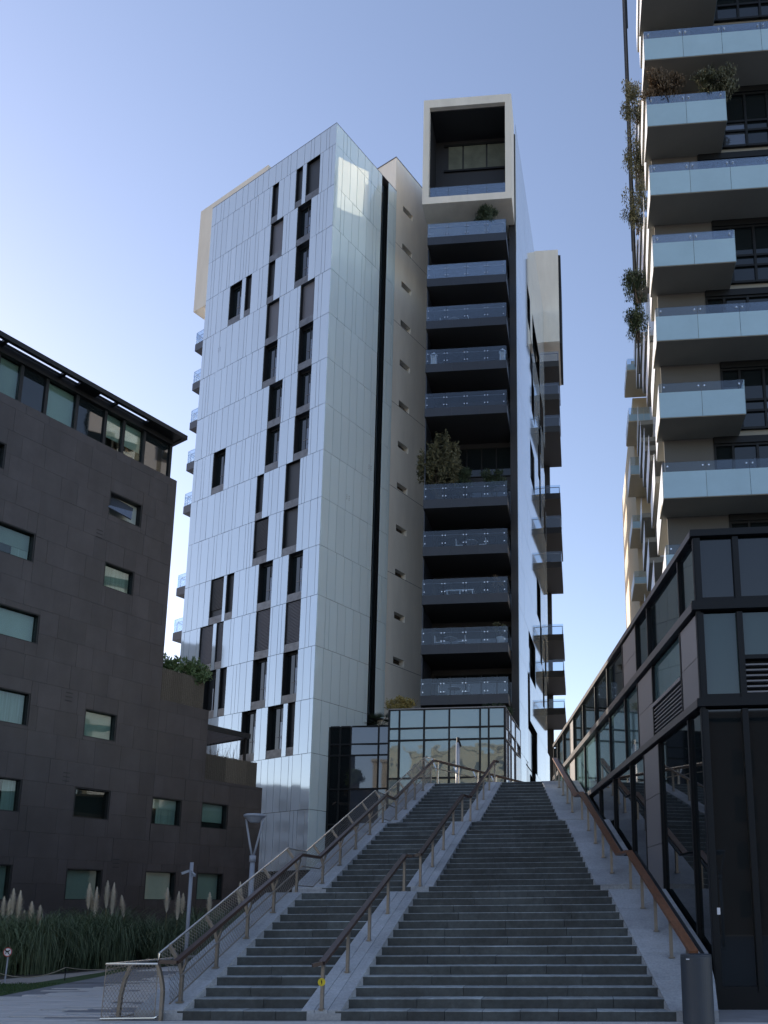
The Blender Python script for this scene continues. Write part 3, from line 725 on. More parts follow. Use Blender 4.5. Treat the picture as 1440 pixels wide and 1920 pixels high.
# rear wing: concrete box and dark balconies standing out to the right
FR = Frame((0, FE(SE1, 0, 0)[1]), (1, 0, 0), (0, -1, 0))
xr0 = FE(SE1, 0, 0)[0]
q0, q1 = FR.pix(1046, 468), FR.pix(1046, 640)
MB().box(FR, xr0-3, q0[0], -7.0, 0, q1[1], q0[1]).build('rear_concrete_box', M['concrete'], bt)
MB().box(FR, q0[0]+.003, q0[0]+.25, -7.0, -.4, q1[1]+.05, q0[1]-.3).build('rear_side_glazing', M['black'], bt)
MB().box(FR, xr0-1, FR.pix(1027, 900)[0], -7.5, -6.2, 5, q1[1]).build('rear_wall', M['blackwall'], bt)
for x, yt, ys_ in ((1047.8, 658, 676), (1048.6, 716.6, 737.7), (1050, 777, 798), (1050.6, 909, 924), (1052.9, 966, 988), (1053.4, 1033, 1052.7), (1056.5, 1169.5, 1188.6), (1058.5, 1236, 1257), (1060, 1310, 1327)):
    s, zs = FR.pix(x, ys_); zt = FR.pix(x, yt)[1]
    b = MB().box(FR, xr0-1.5, s, -6.5, 0, zs-.62, zs).build('rear_balcony', M['soffit_dark'], bt)
    MB().box(FR, xr0, s-.02, -.03, -.015, zs, zt).box(FR, s-.03, s-.015, -6.4, -.03, zs-.5, zt).build('glass_guard', M['rail_glass'], b)
    MB().bar(FR(xr0, -.1, zt-.2), FR(s-.1, -.1, zt-.2), .05, .05).bar(FR(s-.1, -.1, zs), FR(s-.1, -.1, zt-.2), .05, .05).bar(FR(s-.1, -.1, zt-.2), FR(s-.1, -6.2, zt-.2), .05, .05).build('hand_rail', M['slat'], b)

# ================================================================== GLASS LOBBY
YG = 44.0
FG_ = Frame((0, YG), (1, 0, 0), (0, -1, 0))
lob = thing('glass_lobby', (-7.5, YG, ZTOP), 'low glass lobby with dark mullions standing at the head of the stairs', 'building')
gx = [FG_.pix(x, 1400)[0] for x in (728.5, 748, 794.6, 842, 900, 916.4, 946.3)]
gz = [FG_.pix(840, y)[1] for y in (1328.5, 1364, 1386.5, 1458)]+[5.6]
def curtain_wall(parent, F, xs, zs, pm, fm, w=.05, dep=.12, skip=()):
    f = MB()
    for i, x in enumerate(xs): f.box(F, x-w, x+w, -dep, .03, zs[-1], zs[0])
    for i, z in enumerate(zs[:-1]):
        for a, b in zip(xs[:-1], xs[1:]): f.box(F, a+w, b-w, -dep, .022, z-w, z+w)
    fr = f.build('mullion_grid', fm, parent)
    for r in range(len(zs)-1):
        for c_ in range(len(xs)-1):
            m = pm(r, c_) if callable(pm) else pm
            o = pbox('pane', m, parent, F, xs[c_]+w*.9, xs[c_+1]-w*.9, -.05, -.03, zs[r+1]+w*.9, zs[r]-w*.9)
            # every sheet sits a hair out of true
            o.matrix_basis = o.matrix_basis @ Matrix.Rotation(rnd.uniform(-.0015, .0015), 4, 'Z')
    return fr
curtain_wall(lob, FG_, gx, gz, M['pane_lobby'], M['black'])
FGE = Frame((gx[-1]+.05, YG), E_, (E_[1], -E_[0], 0))
curtain_wall(lob, FGE, [0.1, 1.2, 2.2, 4.0, 6.2], gz, lambda r, c: M['glare_glass'], M['slat'], .04)
MB().box(FG_, gx[0]+.05, gx[-1]-.05, -9, -.3, 5.6, gz[0]-1.25).build('lobby_core', M['blackwall'], lob)
MB().box(FG_, gx[0]-.06, gx[-1]+.06, -.14, .05, gz[0], gz[0]+.06).build('coping', M['metal_grey'], lob)
lx = [FLB.pix(x, 1420)[0] for x in (617, 636.5, 657, 709, 728.5, 775)]
lz = [FLB.pix(680, y)[1] for y in (1362, 1395, 1416, 1479, 1545)]+[3.2]
low = thing('low_glass_wing', (lx[1], YL, 3.2), 'low glazed wing with sky reflections tucked under the panel tower corner', 'building')
curtain_wall(low, FLB, lx, lz, lambda r, c: M['pane_dark'] if c < 2 else M['pane_sky'], M['black'])
MB().box(FLB, lx[0]+.05, lx[-1], -4, -.3, 3.2, lz[0]-1.1).build('wing_core', M['blackwall'], low)

# ================================================================== DARK BROWN BUILDING (left)
PD = (-19.124, 31.0)
FK = Frame(PD, B_, (-A_[0], -A_[1], 0))
dk = thing('dark_building', (PD[0], PD[1], 0), 'dark brown panel-clad building with scattered square windows at the left', 'building')
S_L, S_M, S_1, S_2 = -34., 2.06, 4.57, 7.90
ZM, Z1, Z2 = 21.3, 10.95, 7.75
DW = [((207, 920), (264, 990), 'tilt'), ((-10, 972), (62, 1055), 'half'), ((197, 1052), (249, 1118), 'curtain'), ((-10, 1128), (70, 1208), 'blind'),
      ((160, 1328), (216, 1391), 'blind'), ((-14, 1285), (52, 1362), 'curtain'), ((141, 1475), (203, 1538), 'dark'), ((-30, 1452), (36, 1523), 'half2'),
      ((286, 1493), (338, 1550), 'half3'), ((379, 1503), (425, 1556), 'most'), ((125, 1628), (188, 1688), 'blind'), ((273, 1633), (327, 1688), 'blind'),
      ((370, 1636), (416, 1688), 'blind'), ((-50, 1618), (17, 1688), 'blind'), ((-60, 800), (7, 880), 'dark')]
wins = []
for tl, br, ty in DW:
    s0, za = FK.pix(*tl); s1, zb = FK.pix(*br); wins.append((s0, s1, zb, za, ty))
PW, PH = .88, .951
def top_at(s): return ZM if s < S_M else (Z1 if s < S_1 else Z2)
mb = MB().box(FK, S_L, S_M-.02, -14, -.42, 0, ZM-.03).box(FK, S_M-.02, S_1-.02, -14, -.42, 0, Z1-.03).box(FK, S_1-.02, S_2-.02, -14, -.42, 0, Z2-.03)
mb.build('core_wall', M['cavity'], dk)
MB().box(FK, S_L, -9.0, -.42, 0, 0, ZM).build('plain_wall', M['brown'], dk)
# cladding panels, split round the windows
def rects_minus(r, hs):
    out = [r]
    for h in hs:
        nxt = []
        for a, b, c, d in out:
            ha, hb, hc, hd = h
            if ha >= b-1e-4 or hb <= a+1e-4 or hc >= d-1e-4 or hd <= c+1e-4: nxt.append((a, b, c, d)); continue
            if ha > a: nxt.append((a, ha, c, d))
            if hb < b: nxt.append((hb, b, c, d))
            if hc > c: nxt.append((max(a, ha), min(b, hb), c, hc))
            if hd < d: nxt.append((max(a, ha), min(b, hb), hd, d))
        out = nxt
    return out
hs = [w_[:4] for w_ in wins]
z = 0.0; row = 0
while z < ZM-.05:
    zt = min(z+PH, ZM); s = -9.0+(.5 if row % 2 else 0)
    cuts = [-9.0]
    while cuts[-1] < S_2: cuts.append(min(S_2, (s if len(cuts) == 1 and s > -9 else cuts[-1]+PW*rnd.choice((1, 1, 1.25, .75)))))
    ex = sorted(set(cuts+[S_M, S_1]))
    for a, b in zip(ex[:-1], ex[1:]):
        if b-a < .02: continue
        tp_ = min(zt, top_at((a+b)/2))
        if tp_-z < .03: continue
        for (p, q, c, d) in rects_minus((a, b, z, tp_), hs):
            if q-p > .03 and d-c > .03: pbox('cladding_panel', M['brown'], dk, FK, p+.0025, q-.0025, -.05, rnd.uniform(-.004, .004), c+.003, d-.003)
    z = zt; row += 1
for s_, zt in ((S_M, ZM), (S_1, Z1), (S_2, Z2)):
    MB().box(FK, s_-.03, s_, -14, -.051, 0 if s_ == S_2 else (Z2 if s_ == S_1 else Z1), zt-.002).build('end_wall', M['brown'], dk)
for s0, s1, z0, z1, ty in wins:
    f = MB(); t = .055
    f.box(FK, s0, s0+t, -.40, -.02, z0, z1).box(FK, s1-t, s1, -.40, -.02, z0, z1).box(FK, s0+t, s1-t, -.40, -.02, z1-t*.7, z1).box(FK, s0+t, s1-t, -.40, -.02, z0, z0+t*.7)
    wn = f.build('window', M['black'], dk)
    a, b, c, d = s0+t, s1-t, z0+t*.7, z1-t*.7
    bm = {'curtain': M['curtain']}.get(ty, M['blind_pale'])
    if ty in ('blind', 'curtain', 'tilt'): pbox('blind', bm, wn, FK, a, b, -.36, -.34, c, d)
    elif ty == 'half': pbox('blind', bm, wn, FK, a, b, -.36, -.34, c+(d-c)*.42, d); pbox('blind', M['curtain'], wn, FK, (a+b)/2+.1, b, -.39, -.37, c, c+(d-c)*.42)
    elif ty == 'half2': pbox('blind', M['curtain'], wn, FK, a+(b-a)*.62, b, -.36, -.34, c, d)
    elif ty == 'half3': pbox('blind', bm, wn, FK, a, b, -.36, -.34, d-(d-c)*.38, d); pbox('blind', M['curtain'], wn, FK, a+(b-a)*.3, b, -.39, -.37, c, d-(d-c)*.38)
    elif ty == 'most': pbox('blind', bm, wn, FK, a, b, -.36, -.34, c+(d-c)*.25, d)
    if ty == 'tilt':
        o = pbox('open_sash', M['pane_sky'], wn, FK, a, a+(b-a)*.72, -.10, -.07, c+.08, d-.03)
        o.matrix_basis = Matrix.Translation(FK(a, -.08, 0)) @ Matrix.Rotation(-.22, 4, (FK.d[0], FK.d[1], 0)) @ Matrix.Translation((-FK(a, -.08, 0)[0], -FK(a, -.08, 0)[1], 0)) @ o.matrix_basis if False else o.matrix_basis @ Matrix.Rotation(.06, 4, 'X')
    else: pbox('pane', M['win_glass'] if 'win_glass' in M else M['rail_glass'], wn, FK, a, b, -.20, -.19, c, d)
for px, py in ((187, 995), (130, 1300), (125, 1450), (218, 1612)):
    s, z = FK.pix(px, py); mb = MB()
    for j in range(3): mb.box(FK, s-.13, s+.13, .004, .012, z-j*.16, z-j*.16+.035)
    mb.build('vent_slot', M['cavity'], dk)
# penthouse storey, louvred roof overhang, chimneys
SP = S_M-.28; ZR = 23.77
MB().box(FK, S_L, SP-.4, -13, -.9, ZM-.03, 23.4).build('penthouse_core', M['cavity'], dk)
pf = MB().box(FK, -12, SP, -.35, -.22, ZM, ZM+.10).box(FK, -12, SP, -.35, -.10, 23.0, 23.35)
pz0, pz1 = ZM+.10, 23.0
ps = [FK.pix(x, 800-150+x*.55, -.25)[0] for x in (-60, 0, 44, 91, 147, 200, 234, 272, 318)]
ps[-1] = SP
for s in ps: pf.box(FK, s-.06, s+.06, -.38, -.20, pz0, pz1)
pw = pf.build('penthouse_frame', M['black'], dk)
for k, (a, b) in enumerate(zip(ps[:-1], ps[1:])):
    pale = k in (0, 1, 3, 5, 6)
    if pale: pbox('blind', M['blind_pale'], dk, FK, a+.06, b-.06, -.46, -.44, pz0+(.0 if k < 5 else .55), pz1)
    pbox('penthouse_pane', M['win_glass'] if pale else M['pane_dark'], dk, FK, a+.06, b-.06, -.31, -.29, pz0, pz1)
MB().box(FK, SP-.02, SP, -9, -.2, ZM, 23.3).build('penthouse_end', M['black'], dk)
SR = FK.pix(352, 817.5, .55)[0]
ZR = FK.pix(352, 817.5, .55)[1]
of = MB().box(FK, S_L, SR, .42, .55, ZR-.20, ZR).box(FK, S_L, SR-1.5, -14, -.62, ZR-.25, ZR-.05)
of.box(FK, SR-.16, SR, -9, .42, ZR-.20, ZR)
px_open = [(-60, 1), (8, 112), (117, 144), (181, 211), (215, 272)]
op = [tuple(FK.pix(x, 640+x*.56, .0)[0] for x in ab) for ab in px_open]
cur = S_L
for a, b in op:
    if a > cur: of.box(FK, cur, a, -.62, .42, ZR-.16, ZR-.04)
    cur = b
of.box(FK, cur, SR-.16, -.62, .42, ZR-.16, ZR-.04)
rf = of.build('roof_overhang', M['black'], dk)
for a, b in op:
    for o0, o1 in ((-.62, -.44), (-.24, -.18), (.0, .06), (.25, .42)): pbox('louvre_bar', M['black'], rf, FK, a, b, o0, o1, ZR-.12, ZR-.05)
for px, py in ((166, 712), (292, 783)):
    s, z = FK.pix(px, py, -.8); ch = MB().box(FK, s-.34, s+.34, -1.5, -.8, ZR-.1, ZR+.62).build('roof_vent_box', M['black'], dk)
    for j in range(5): MB().box(FK, s-.37, s+.37, -1.53, -.77, ZR+.10+j*.12, ZR+.14+j*.12).build('louvre_bar', M['slat'], ch)
# terraces with wicker screens, pergola
def wicker(s0, s1, z0, z1, lab, nm=4):
    t = thing('wicker_screen', FK((s0+s1)/2, -.15, z0), lab, 'screen', 'wicker terrace screens')
    r = random.Random(int(s0*100))
    for j in range(nm):
        a, b = s0+(s1-s0)*j/nm, s0+(s1-s0)*(j+1)/nm
        mb = MB(); z = z0+.03
        while z < z1:
            n = 6
            for q in range(n):
                u, v = a+(b-a)*q/n, a+(b-a)*(q+1)/n
                o = -.14+(.02 if (q+int(z*100)) % 2 else -.02)
                mb.bar(FK(u, o, z+r.uniform(-.008, .008)), FK(v, -.14-(o+.14), z+r.uniform(-.008, .008)), .018, .024)
            z += .030
        mb.box(FK, a, b, -.158, -.150, z0, z1-.02)
        tag(mb.build('woven_mat', M['wicker'], t), kind='stuff')
    for j in range(nm+1):
        s = s0+(s1-s0)*j/nm; pbox('screen_post', M['black'], t, FK, s-.04, s+.04, -.24, -.17, z0, z1+.03)
wicker(S_M, S_1-.25, Z1, Z1+1.45, 'wicker screen on the higher terrace of the dark building')
wicker(S_1, S_2-.3, Z2, Z2+1.2, 'wicker screen on the lower terrace of the dark building', 5)
pg = thing('pergola', FK(S_1+1.3, -.5, Z2), 'black slatted pergola roof over the lower terrace of the dark building', 'pergola')
sa, za = FK.pix(391, 1358); sb, zb = FK.pix(468, 1381, -.1)
zp = za-.12
MB().box(FK, S_1, sb, -.12, -.02, zp-.12, zp+.12).box(FK, sb-.1, sb, -3.6, -.12, zp-.12, zp+.12).build('frame', M['black'], pg)
for j in range(14): pbox('slat', M['slat'], pg, FK, S_1, sb-.1, -.35-j*.24, -.26-j*.24, zp-.10, zp)
pbox('post', M['black'], pg, FK, sb-.12, sb-.02, -3.5, -3.4, Z2, zp); pbox('post', M['black'], pg, FK, sb-.12, sb-.02, -.35, -.25, Z2, zp-.1)

# ================================================================== GLASS PODIUM (right)
FC = Frame(PC0, C_, (-C_[1], C_[0], 0)); FF = Frame(PC0, (1, 0, 0), (0, -1, 0))
pod = thing('glass_podium', (PC0[0], PC0[1], 0), 'dark glass podium building with three banded storeys beside the stairs', 'building')
ZP = [8.82, 7.40, 5.50, .34]
SC = 20.3; XF = 9.0
MB().prism([FC(.5, -.5, 0)[:2], (XF, PC0[1]+.5), (XF+3, 36.5), FC(SC-.3, -.5, 0)[:2]], 0, 8.5).build('interior_core', M['cavity'], pod)
def band(z, h, out, name='cornice'):
    MB().box(FC, .02, SC, -.3, out, z-h, z).build(name, M['metal_dark'], pod)
    MB().box(FF, -out, XF, -.28, out, z-h-.002, z+.002).build(name, M['black'], pod)
band(ZP[0]+.10, .13, .08); band(ZP[1]+.06, .17, .11); band(ZP[2]+.06, .15, .09)
MB().box(FF, -.02, XF, -.3, .03, 0, .30).box(FC, 0, SC, -.3, .02, 0, .02).build('plinth', M['black'], pod)
MB().box(FC, 0, SC, -14, -.3, ZP[0]-.35, ZP[0]-.05).build('roof', M['black'], pod)
def cols(xs, line):  # photo x on a cornice line -> distance along the flank
    return [FC.pix(x, line(x))[0] for x in xs]
l_mid = lambda x: 1140.8+(1298.3-x)*1.2266
l_low = lambda x: 1313.3+(1311.3-x)*.839
rows = [(cols((1298, 1277, 1218, 1196, 1171, 1141, 1118, 1095, 1077, 1071, 1058, 1047, 1040), l_mid), 'gggmggggmggg', ZP[0]-.06, ZP[1]+.06),
        (cols((1313, 1283, 1229, 1201, 1176.5, 1147, 1121.5, 1099, 1081, 1071, 1062, 1050, 1040), l_low), 'mLmtttttmttt', ZP[1]-.16, ZP[2]+.06),
        (cols((1313, 1291, 1236, 1208, 1183, 1151.5, 1125, 1103, 1085, 1078), l_low), 'ddmdddddm', ZP[2]-.14, None)]
for xs, ty, zt, zb in rows:
    xs[0] = .05
    for k, (a, b) in enumerate(zip(xs[:-1], xs[1:])):
        t = ty[k]
        y0, y1 = FC(a, 0, 0)[1], FC(b, 0, 0)[1]
        if zb is None:
            z0 = .32
            # the glass stops on the sloping wing: cut each sheet where the wing passes
            zz = []
            for y in (y0, y1):
                zz.append(next((zline(i, min(y, F_[3])) for i, F_ in enumerate(FL) if F_[0] <= y < F_[4]), .02 if y < Y0 else ZTOP))
            z0 = max(.02, min(zz)-.1)
            if z0 > zt-.3: continue
        else: z0 = zb
        pbox('mullion', M['black'], pod, FC, b-.03, b+.03, -.14, .035, z0, zt)
        if t == 'm':
            n = 2 if zb is not None else 3
            for q in range(n): pbox('metal_panel', M['metal_grey'], pod, FC, a+.03, b-.03, -.05, .02, z0+(zt-z0)*q/n+.006, z0+(zt-z0)*(q+1)/n-.006)
        elif t == 'L':
            zl = z0+.70
            pbox('pane', M['pane_mint'], pod, FC, a+.03, b-.03, -.06, -.03, zl+.08, zt)
            lv = MB().box(FC, a+.03, b-.03, -.12, .05, zl, zl+.08).build('louvre', M['metal_grey'], pod)
            pbox('backing', M['cavity'], lv, FC, a+.03, b-.03, -.13, -.12, z0, zl)
            for q in range(8): pbox('louvre_blade', M['metal_grey'], lv, FC, a+.04, b-.04, -.10, .02, z0+.02+q*.085, z0+.045+q*.085)
        else:
            pbox('pane', {'g': M['pane_dark'], 't': M['pane_mint'], 'd': M['pane_dark']}[t], pod, FC, a+.03, b-.03, -.06, -.03, z0, zt)
# front
fx = [.05]+[FF.pix(x, 1250)[0] for x in (1391.5,)]
fx += [fx[1]+(fx[1]-fx[0]), fx[1]+2*(fx[1]-fx[0]), XF]
for zt, zb, pm in ((ZP[0]-.06, ZP[1]+.06, M['pane_dark']), (ZP[1]-.16, ZP[2]+.06, M['pane_teal']), (ZP[2]-.14, .30, M['pane_dark'])):
    for x in fx: pbox('mullion', M['black'], pod, FF, x-.055, x+.055, -.14, .05, zb, zt)
    pbox('transom', M['black'], pod, FF, fx[0], XF, -.14, .03, zb, zb+.09)
    for k, (a, b) in enumerate(zip(fx[:-1], fx[1:])):
        zz = zb
        if pm is M['pane_teal'] and k == 1:
            zz = zb+.75
            lv = MB().box(FF, a+.05, b-.05, -.12, .04, zz, zz+.08).build('louvre', M['black'], pod)
            pbox('backing', M['cavity'], lv, FF, a+.05, b-.05, -.13, -.12, zb, zz)
            for q in range(6): pbox('louvre_blade', M['metal_grey'], lv, FF, a+.06, b-.06, -.10, .03, zb+.10+q*.105, zb+.13+q*.105)
        pbox('pane', pm, pod, FF, a+.055, b-.055, -.06, -.03, zz+.09, zt)
pbox('corner_post', M['black'], pod, FF, -.03, .06, -.10, .04, .3, ZP[0]-.06)
pbox('door_label', M['white'], pod, FF, .075, .13, .051, .055, 1.62, 1.74)

# ================================================================== RESIDENTIAL TOWER (right)
YR = 29.7
FT = Frame((0, YR), (1, 0, 0), (0, -1, 0))
rt = thing('balcony_block', (5.5, YR, 8.8), 'apartment block with frosted blue glass balconies above the glass podium', 'building')
zbs = [FT.pix(x, y) for x, y in ((1207, 114), (1214, 240), (1220, 366), (1225, 500), (1231.9, 638.7), (1238, 784.4), (1245.6, 935.6))]
XT0 = float(np.mean([q[0] for q in zbs])); ZT0 = zbs[0][1]; FHR = (zbs[0][1]-zbs[6][1])/6
XN = FT.pix(1363, 228)[0]; XW = 13.0; DB = 1.45
_a = math.atan2(E_[0], E_[1])-.0104; EF = np.array([math.sin(_a), math.cos(_a), 0])
FS = Frame((XT0, YR), EF, (-EF[1], EF[0], 0))      # left flank
MB().prism([FS(DB+.25, -1.05, 0)[:2], (XW, YR+DB+.25), (XW, YR+26), FS(26, -1.05, 0)[:2]], 8.5, ZT0+FHR*3).build('core_wall', M['soffit'], rt)
for i in range(-2, 8):
    zb = ZT0-FHR*i
    if zb < 9: continue
    wide = (i % 2 == 0); x1 = XW if wide else XN
    b = MB().box(FT, XT0+.03, x1-.03, -DB-.25, -.03, zb+.03, zb+.34).build('balcony', M['soffit'], rt)
    MB().box(FT, XT0, x1, -DB-.24, 0, zb, zb+.028).build('soffit_lip', M['soffit'], b)
    n = max(2, round((x1-XT0)/1.75)); xs = np.linspace(XT0, x1, n+1)
    if wide: xs = np.arange(XT0, XW, 1.70)
    for p, q in zip(xs[:-1], xs[1:]):
        pbox('frosted_pane', M['frost'], b, FT, p+.008, q-.008, 0.002, .016, zb+.03, zb+1.14)
        pbox('clear_pane', M['rail_glass'], b, FT, p+.008, q-.008, 0.002, .016, zb+1.142, zb+1.55)
    mb = MB()
    for j, xx in enumerate(xs):
        for dx in ((-.12, .12) if 0 < j < len(xs)-1 else ((.2,) if j == 0 else (-.2,))):
            mb.tube([FT(xx+dx, .0, zb+1.36), FT(xx+dx, .05, zb+1.36)], .035)
    mb.build('glass_studs', M['stud'], b)
    MB().bar(FT(XT0+.3, -.12, zb+1.12), FT(x1-.3, -.12, zb+1.12), .05, .04).build('hand_rail', M['steel_bright'], b)
    if not wide: MB().box(FT, x1, x1+.015, -DB, 0, zb+.02, zb+1.55).build('side_pane', M['frost'], b)
    # flank balconies
    for a, e in (((.12, 5.2), (9.0, 13.5), (18.5, 23)) if wide else ((.12, 3.2), (5.0, 9.6), (13.8, 18), (22, 26))):
        f = MB().box(FS, a+.02, e, -1.04, -.02, zb+.02, zb+.34).build('flank_balcony', M['soffit'], rt)
        pbox('flank_pane', M['white'], f, FS, a+.02 if a > 1 else .02, e-.02, .0, .015, zb+.02, zb+1.5)
    # windows on the set-back wall
    zf, zc_ = zb+.34, zb+FHR-.0
    xw0 = XN-.55 if not wide else XN-1.0
    wn = MB()
    gxs = [xw0, xw0+.75, xw0+1.75, xw0+2.75, xw0+3.75]
    for g in gxs: wn.box(FT, g-.05, g+.05, -DB-.2, -DB-.08, zf, zc_)
    for zz in (zf+.05, zf+.85, zf+1.55 if wide else zf+1.35, zc_-.35): wn.box(FT, xw0, gxs[-1], -DB-.2, -DB-.09, zz-.05, zz+.05)
    wn.box(FT, xw0-.02, gxs[-1], -DB-.22, -DB-.03, zc_-.3, zc_-.002)
    wp = wn.build('window', M['black'], rt)
    for p, q in zip(gxs[:-1], gxs[1:]):
        pbox('pane', M['pane_sky'] if rnd.random() < .3 else M['pane_dark'], wp, FT, p+.05, q-.05, -DB-.19, -DB-.17, zf+.1, zf+1.3)
        pbox('pane', M['pane_dark'], wp, FT, p+.05, q-.05, -DB-.19, -DB-.17, zf+1.35, zc_-.4)
    pbox('wall_panel', M['wall_grey'], rt, FT, XT0+.3, xw0-.03, -DB-.2, -DB-.1, zf, zc_-.01)
fw_ = MB()
for k in range(16): fw_.box(FS, 2.0+k*1.5, 2.0+k*1.5+1.2, -1.06, -1.0, 9, ZT0+10)
fw_.build('flank_bounce_panels', M['white'], rt)  # pale panels instead of glass, whitened to bounce sunlight onto the towers opposite

tr = thing('cable_trellis', FS(7, .5, 12), 'row of dark vertical trellis rods on the flank of the frosted glass block', 'trellis')
for px, s_, yb_ in ((1176, 9.5, 52), (1181, 9.0, 330), (1186, 8.5, 470), (1190.5, 8.0, 560), (1195, 7.5, 640), (1199, 7.0, 700)):
    p = on_y(px, yb_, YR+s_); pt = on_y(px, -60, YR+s_)
    MB().box(WORLD, p[0]-.05, p[0]+.05, p[1]-.05, p[1]+.05, p[2], pt[2]).build('rod', M['black'], tr)
# far block, warm sunlight painted into its tan colour
YQ = 55.0
FQ = Frame((0, YQ), (1, 0, 0), (0, -1, 0))
fr_ = thing('far_block', FQ(6, 0, 0), 'distant apartment block with tan balconies seen past the corner of the frosted glass balconies', 'building')
xq0 = FQ.pix(1176, 700)[0]; xq1 = xq0+9
for yt, yb_ in ((672.5, 693), (764.7, 789), (857, 889), (966, 990), (1071, 1094), (1170, 1192)):
    zt, zb = FQ.pix(1190, yt)[1], FQ.pix(1190, yb_)[1]
    b = MB().box(FQ, xq0, xq1, -3.3, 0, zb-.05, zb+.28).build('balcony', M['tan'], fr_)
    xs = np.linspace(xq0, xq1, 9)
    for p, q in zip(xs[:-1], xs[1:]): pbox('glass_pane', M['frost'], b, FQ, p+.01, q-.01, .0, .02, zb, zb+(zt-zb)*.5); pbox('glass_pane', M['rail_glass'], b, FQ, p+.01, q-.01, .0, .02, zb+(zt-zb)*.5, zt)
    pbox('side_pane', M['white'], b, FQ, xq0-.03, xq0-.005, -3.3, 0, zb, zt-.1)
    pbox('back_wall', M['tan'], fr_, FQ, xq0+.6, xq1, -3.4, -3.3, zb+.28, zb+3.2)
MB().box(FQ, xq0+.6, xq1, -20, -3.4, 0, FQ.pix(1190, 672)[1]-1).build('core_wall', M['tan'], fr_)

# ================================================================== STREET FURNITURE
def y_lamp(loc, h, label, group='forked street lamps'):
    x, y, z = loc
    t = thing('street_lamp', loc, label, 'street lamp', group)
    MB().tube([(x, y, z), (x, y, z+h*.72)], [.085, .062], 14).lathe((x, y, z), [(.13, 0), (.13, .05), (.09, .08)], 16).build('pole', M['lamp'], t, smooth=True)
    mb = MB().tube([(x, y, z+h*.715), (x, y, z+h*.755)], .085, 14)
    for s in (-1, 1): mb.tube([(x+s*.02, y, z+h*.75), (x+s*.10, y, z+h*.83), (x+s*.20, y, z+h*.94), (x+s*.235, y, z+h*.985)], .028, 8)
    mb.build('fork', M['lamp'], t, smooth=True)
    MB().lathe((x, y, z+h), [(.12, -.16), (.24, -.03), (.29, 0), (.29, .035), (.25, .06), (.02, .07)], 24).build('lamp_head', M['lamp'], t)
q = on_y(472, 1640, 21.0); zt = on_y(476, 1531, 21.0)[2]
y_lamp((q[0], 21.0, 0), zt, 'grey forked street lamp standing between the dark building and the mesh railing')
y_lamp((6.2, -7.5, 0), 4.3, 'grey forked street lamp behind the viewpoint mirrored in the podium glass')
q = on_y(357, 1660, 23.0); x = q[0]; zt = on_y(358, 1617, 23.0)[2]
cp = thing('camera_pole', (x, 23, 0), 'thin grey pole carrying small security cameras in front of the dark building', 'pole')
MB().tube([(x, 23, 0), (x, 23, zt)], .052, 12).build('pole', M['lamp'], cp, smooth=True)
for s, dz in ((-1, 0), (1, -.06)):
    c = MB().bar((x+s*.05, 22.95, zt-.25+dz), (x+s*.20, 22.82, zt-.33+dz), .06, .07).build('security_camera', M['lamp'], cp)
    MB().bar((x, 22.97, zt-.22), (x+s*.12, 22.92, zt-.27+dz), .03, .03).build('bracket', M['lamp'], c)
x = on_y(858.5, 1420, 37.0)[0]; zt = on_y(858.5, 1383, 37.0)[2]
pp = thing('plaza_pole', (x, 37, ZTOP), 'slim grey lamp pole on the plaza in front of the glass lobby', 'pole')
MB().tube([(x, 37, ZTOP-.1), (x, 37, zt-.25)], .10, 14).build('pole', M['lamp'], pp, smooth=True)
MB().tube([(x, 37, zt-.27), (x, 37, zt)], .075, 12).bar((x+.03, 36.95, zt-.1), (x+.16, 36.9, zt-.45), .06, .06).build('lamp_head', M['black'], pp)
# litter bin
bx, by = 1.72, 12.86
bn = thing('litter_bin', (bx, by, 0), 'round dark grey litter bin at the foot of the stairs by the glass podium', 'bin')
n = 40
MB().lathe((bx, by, 0), [(.232, .0), (.236, .02), (.236, 1.0), (.230, 1.012), (.205, 1.014)], n).build('body', M['bin'], bn)
MB().lathe((bx, by, 1.014), [(.232, 0.001), (.232, .016), (.222, .024), (.10, .026)], n).build('lid', M['bin'], bn)
MB().box(WORLD, bx-.10, bx+.07, by-.06, by+.05, 1.041, 1.044).build('opening', M['black'], bn)
MB().box(WORLD, bx-.17, bx-.12, by-.20, by-.17, .965, .980).build('label_plate', M['white'], bn)
# no-dogs sign
q = on_z(9, 1841, 0.01)
ds = thing('dog_sign', (q[0], q[1], 0), 'small round no-dogs sign on a thin post in the lawn', 'sign')
zc = on_y(11, 1785, q[1])[2]; sx, sy = q[0]+.02, q[1]
MB().tube([(q[0], q[1], 0), (sx, sy, zc+.02)], .020, 8).build('post', M['lamp'], ds)
def disc(c, r, t, m, parent, name, r0=0):
    mb = MB(); n = 28
    if r0 == 0:
        mb.v = [(c[0]+r*math.cos(6.2832*k/n), c[1]+o, c[2]+r*math.sin(6.2832*k/n)) for o in (-t, 0) for k in range(n)]
        mb.f = [tuple(range(n)), tuple(range(2*n-1, n-1, -1))]+[(k, n+k, n+(k+1) % n, (k+1) % n) for k in range(n)]
    else:
        mb.v = [(c[0]+rr_*math.cos(6.2832*k/n), c[1]+o, c[2]+rr_*math.sin(6.2832*k/n)) for o in (-t, 0) for rr_ in (r0, r) for k in range(n)]
        for b in (0, 2*n): mb.f += [(b+k, b+(k+1) % n, b+n+(k+1) % n, b+n+k) for k in range(n)]
    return mb.build(name, m, parent)
disc((sx, sy-.03, zc), .115, .008, M['white'], ds, 'disc'); disc((sx, sy-.0385, zc), .118, .004, M['red'], ds, 'rim', .098)
mb = MB()
cy_ = sy-.043
